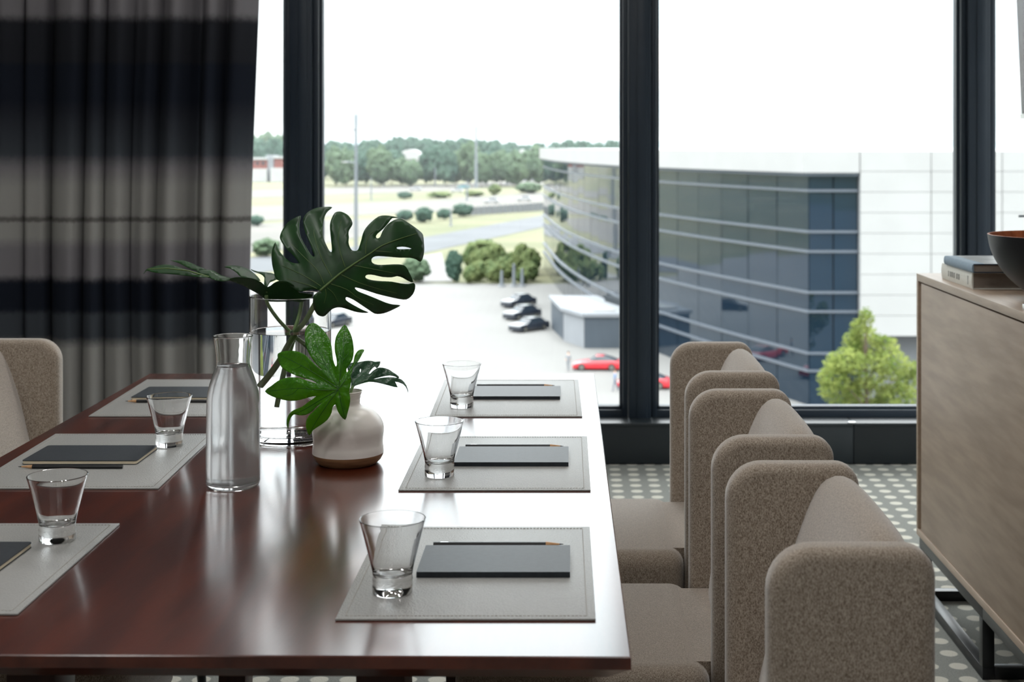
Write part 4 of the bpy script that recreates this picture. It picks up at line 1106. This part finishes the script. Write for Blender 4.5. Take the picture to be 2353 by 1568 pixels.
# back row of the woodland
for i in range(26):
    px = 560 + i*34 + rt.uniform(-5,5)
    if 915 < px < 978: continue
    tree(px, 408.5+3.2*(i%3)-(px-560)*.004, 92+rt.uniform(-6,10)-(px-560)*.014, 62+rt.uniform(-8,14), 'tree_b', LT_, 'woodland along the horizon', trunk_f=.05)
for px in (916,947,980):      # behind the dome building
    tree(px, 403 if px != 947 else 400, 88, 58, 'tree_b', LT_, 'woodland along the horizon', trunk_f=.05)
# front row
for i in range(20):
    px = 740 + i*26 + rt.uniform(-6,6)
    if 915 < px < 980: hh = 62
    else: hh = 92 + rt.uniform(-18,8)
    tree(px, 424+2.8*(i%3), hh, 58+rt.uniform(-8,14), 'tree_a' if rt.random()<.6 else 'tree_b', LT_, 'woodland along the horizon', trunk_f=.05)
for px,py,h,wd in ((578,397,86,70),(612,390,82,62),(648,396,86,60),(536,391,82,66)):
    tree(px,py,h,wd,'tree_a','pale green tree behind the low brick building by the curtain','trees behind the brick building', trunk_f=.05)
SG = 'shrubs between the roads'
for px,py,h,wd,kd,lb in ((1062,499,32,48,'tree_b','round dark bush on the verge before the grey fence'),(1020,506,27,34,'tree_b','small dark bush left of the round one on the verge'),(975,512,36,42,'tree_b','greyish bush on the verge above the upright monstera leaf'),(930,510,28,40,'tree_b','low greyish bush on the verge behind the monstera lobes'),
      (1137,449,26,30,'shrub','green bush at the highway edge right of the tall pole'),(1215,445,26,62,'tree_a','broad hedge-like bush beside the glass building at the highway'),(930,458,18,36,'tree_b','low bush on the highway median'),(1010,455,14,60,'shrub','long low bush on the highway median below the vans'),(1090,452,14,50,'shrub','low bush on the median beside the tall pole'),
      (700,510,22,60,'tree_b','dim bush between roads just right of the left mullion'),(590,520,26,40,'tree_b','dim bush between roads near the curtain edge'),(610,590,40,70,'tree_a','hedge behind the traffic signals near the curtain')):
    tree(px,py,h,wd,kd,lb,SG,'shrub',.02)
tree(1043,650,74,42,'tree_b','upright dark conifer-like bush at the edge of the pale lot','garden by the lot','shrub',.02)
tree(1110,583,34,75,'shrub','wide green bush above the garden by the lot','garden by the lot','shrub',.02)
tree(955,650,60,70,'tree_a','grey-green bush half hidden by the monstera leaf','garden by the lot','shrub',.02)
for i in range(16):
    px = 1082+ (i%8)*19.5 + rt.uniform(-2,2); py = 653-(i%3)*6-(i//8)*21
    tree(px,py,48+rt.uniform(-8,14),45+rt.uniform(-4,6),'shrub','loose olive-green shrub in the planted bed at the end of the lot','loose shrubs in the planted bed','shrub',.02)

# young yellow-green tree nearest the window
yp = on_ground(1992,1050)
yt = empty('young_tree', yp); tag(yt, 'young yellow-green tree in front of the white building', 'tree')
S_ = yp.y/FPX
def W(px,py,dy=0): return Vector(((px-VX)*(yp.y+dy)/FPX, yp.y+dy, EYE-(py-VY)*(yp.y+dy)/FPX))
part(yt, 'trunk', MB().tube([W(1995,1050),W(1993,960),W(1990,880),W(1988,800),W(1985,730)],[.16,.13,.10,.06,.02],10), M['bark'], True)
rr = random.Random(21); fol = MB(); limbs = []
lobes = [(1990,735,18,30),(1960,790,26,30),(2035,800,34,30),(1990,790,40,40),(1945,830,46,30),(2050,840,44,34),(1915,870,38,32),(1995,850,60,44),(2080,880,36,36),(1930,900,50,34),(2000,910,70,40),(2065,915,52,36),(1985,960,90,40),(1970,755,18,24),(1920,840,30,22),(2095,850,20,24)]
for (cx,cy,rw,rh) in lobes:
    c = W(cx,cy,rr.uniform(-1.4,1.4)); limbs.append(c)
    for k in range(int(rw*rh*.32)):
        while True:
            a = Vector((rr.uniform(-1,1),rr.uniform(-1,1),rr.uniform(-1,1)))
            if .3 < a.length < 1: break
        p = c + Vector((a.x*rw*S_, a.y*rw*S_, a.z*rh*S_))
        s = rr.uniform(.08,.17)
        u = Vector((rr.gauss(0,1),rr.gauss(0,1),rr.gauss(0,.6))).normalized(); v = u.orthogonal().normalized()
        v.rotate(Matrix.Rotation(rr.uniform(0,6.28),3,u))
        fol.add([p-u*s*1.3, p+v*s*.6, p+u*s*1.3, p-v*s*.6], [(0,1,2,3)])
fo = part(yt, 'foliage', fol, M['young'], True, smooth=0, recalc=False); fo['kind'] = 'stuff'
for c in limbs:
    z = max(yp.z+2.0, c.z-2.2)
    part(yt, 'branch', MB().tube([Vector((yp.x,yp.y,z)), Vector((yp.x,yp.y,z)).lerp(c,.5)+Vector((0,0,.25)), c],[.05,.035,.012],6), M['bark'], True)

# ------------------------------------------------------------------ poles, fence, small buildings
def pole(px, py, topy, r, label, arm=None, name='street_pole', kind='pole'):
    p = on_ground(px,py); top = EYE-(topy-VY)*p.y/FPX
    root = empty(name, p); tag(root, label, 'pole', 'poles outside')
    part(root, 'shaft', MB().tube([p,Vector((p.x,p.y,(p.z+top)/2)),Vector((p.x,p.y,top))],[r,r*.85,r*.6],12), M['pole'], True)
    part(root, 'footing', MB().tube([p,p+Vector((0,0,.3))], r*2.0, 12), M['lt_grey'], True)
    for (ax,ay) in (arm or []):
        a = Vector((p.x,p.y,EYE-(ay+4-VY)*p.y/FPX)); b = Vector(((ax-VX)*p.y/FPX,p.y,EYE-(ay-VY)*p.y/FPX))
        ar = part(root, 'arm', MB().tube([a,a.lerp(b,.5)+Vector((0,0,.1)),b], r*.35, 8), M['pole'], True)
        part(root, 'lamp_head', MB().box(b.x-.5,b.x+.5,b.y-.2,b.y+.2,b.z-.15,b.z+.05), M['white_clad'], True, bevel=.04)
    return root
pole(818,600,263,.36,'tall pale steel utility pole right of the left mullion',[(790,296),(792,372)])
pole(1094,432,290,.75,'tall pale pole before the wooded belt in the middle of the view')
pole(1165,425,380,.6,'short pale pole among trees near the glass building')
pole(882,428,352,.4,'thin pale pole before the trees left of the dome building')
pole(1000,428,384,.4,'street lamp with a curved arm before the dark trees',[(1028,381)],'street_lamp')
pole(1153,660,622,.28,'short white post leftmost of the three at the lot edge')
pole(1181,660,606,.28,'taller white post in the middle of the three at the lot edge')
pole(1200,660,617,.28,'short white post rightmost of the three at the lot edge')
pole(1036,520,478,.25,'thin lamp post on the verge beside the round dark bush')
pole(1073,462,415,.35,'thin lamp post by the vans on the highway')
pole(655,600,552,.22,'traffic signal post left of the mullion by the hedge')
pole(853,460,408,.3,'thin pale pole on the median right of the utility pole')
pole(1957,360,264,.8,'distant thin mast on the horizon above the white wall',None,'radio_mast')
# grey fence along the road: posts and panels
f0 = on_ground(1075,497); f1_ = on_ground(1262,484)
fe = empty('roadside_fence', f0); tag(fe, 'long grey fence along the road left of the glass building', 'fence')
for k in range(16):
    a = f0.lerp(f1_,k/16); b = f0.lerp(f1_,(k+1)/16); u = (b-a).normalized()
    part(fe, 'post', MB().tube([a,a+Vector((0,0,2.9))],.14,8), M['pole'], True)
    part(fe, 'panel', MB().bar(a+u*.3+Vector((0,0,1.35)),b-u*.3+Vector((0,0,1.35)),.08,2.3), M['fence'], True, smooth=0)
# dome building in the woods
dp = on_ground(946,413)
db = empty('dome_building', dp); tag(db, 'small white building with a rounded roof among the trees', 'building')
k2 = dp.y/FPX
wz = EYE-(366-VY)*k2; tz = EYE-(344-VY)*k2
arc_ = [((946+27*math.cos(math.pi*i/14)-VX)*k2, wz+(tz-wz)*math.sin(math.pi*i/14)) for i in range(15)]
part(db, 'vaulted_roof', MB().slab(arc_, dp.y-8, dp.y+8, .3,'y',1), M['white_clad'], True)
part(db, 'wall', MB().box((920-VX)*k2,(972-VX)*k2,dp.y-7.5,dp.y+7.5,dp.z,wz-.02), M['white_clad'], True, smooth=0)
part(db, 'doorway', MB().box((934-VX)*k2,(958-VX)*k2,dp.y-7.9,dp.y-7.4,dp.z,wz-.5), M['grey_clad'], True, smooth=0)
# low brick building beside the curtain
bpv = on_ground(618,418)
k3 = bpv.y/FPX
bb = empty('brick_building', bpv); tag(bb, 'low red brick and white building seen between curtain and mullion', 'building')
def bx_(n, px0,px1,py0,py1,dy,m): part(bb, n, MB().box((px0-VX)*k3,(px1-VX)*k3,bpv.y+dy,bpv.y+dy+14,EYE-(py1-VY)*k3,EYE-(py0-VY)*k3), m, True, smooth=0)
bx_('brick_wall',540,612,366,417,2,M['brick_red']); bx_('brick_wall',628,690,363,417,2,M['brick_red'])
bx_('white_wall',530,614,388,418,-1,M['white_clad']); bx_('white_wall',622,700,386,418,-1,M['white_clad'])
bx_('stair_tower',608,626,357,417,3,M['lt_grey']); bx_('roof',538,614,363,367,1,M['white_clad']); bx_('roof',627,692,360,364,1,M['white_clad'])
for k in range(5):
    bx_('window',548+k*13,554+k*13,372,379,1.8,M['car_glass'])
# pale houses between woods and glass building
hp = on_ground(1212,416); k4 = hp.y/FPX
for (a,b,c,d_,lb) in ((1186,1212,352,412,'pale house among trees left of the glass building'),(1216,1244,345,405,'pale taller house touching the glass building on its left')):
    hh = empty('house', Vector(((a+b)/2*0+((a+b)/2-VX)*k4,hp.y,GROUND))); tag(hh, lb, 'house')
    x0,x1 = (a-VX)*k4,(b-VX)*k4; z1_ = EYE-(c-VY)*k4
    part(hh, 'wall', MB().box(x0,x1,hp.y,hp.y+12,GROUND,z1_), M['lt_grey'], True, smooth=0)
    part(hh, 'roof', MB().add([(x0-.5,hp.y-.6,z1_),(x1+.5,hp.y-.6,z1_),(x1+.5,hp.y+12.6,z1_),(x0-.5,hp.y+12.6,z1_),((x0+x1)/2,hp.y-.6,z1_+2.4),((x0+x1)/2,hp.y+12.6,z1_+2.4)],[(3,2,1,0),(0,1,4),(2,3,5),(1,2,5,4),(3,0,4,5)]), M['white_clad'], True, smooth=0)
    for i in range(2):
        for j in range(3):
            part(hh, 'window', MB().box(x0+1+i*(x1-x0-3.4),x0+2.4+i*(x1-x0-3.4),hp.y-.15,hp.y+.1,z1_-3.6-j*3.4,z1_-1.6-j*3.4), M['car_glass'], True, smooth=0)
# far wooded ridge on the horizon
vs = []; fs = []; n = 160
for i in range(n+1):
    x = -1800+3600*i/n
    hgt = 26+9*noise.noise(Vector((x*.004,0,0)))+5*noise.noise(Vector((x*.02,3,0)))+3*noise.noise(Vector((x*.08,7,0)))
    for (y,z) in ((2900,0),(3000,hgt*.75),(3120,hgt),(3500,hgt*.9),(3600,0)):
        vs.append((x,y,GROUND+z))
for i in range(n):
    for k in range(4): fs.append((i*5+k,i*5+5+k,i*5+6+k,i*5+1+k))
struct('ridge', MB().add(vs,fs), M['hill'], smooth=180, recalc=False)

# summer haze lying over the country beyond the lot
hz = bpy.data.materials.new('summer haze'); hz.use_nodes = True
t = hz.node_tree; t.nodes.clear(); o = N(t,'ShaderNodeOutputMaterial'); v_ = N(t,'ShaderNodeVolumeScatter')
v_.inputs['Density'].default_value = .00009; v_.inputs['Color'].default_value = (.93,.97,1,1)
t.links.new(v_.outputs[0], o.inputs['Volume'])
ho = link('haze', MB().box(-2000,2000,215,4500,GROUND+.2,GROUND+60).mesh('haze', hz, smooth=0)); ho['kind'] = 'structure'
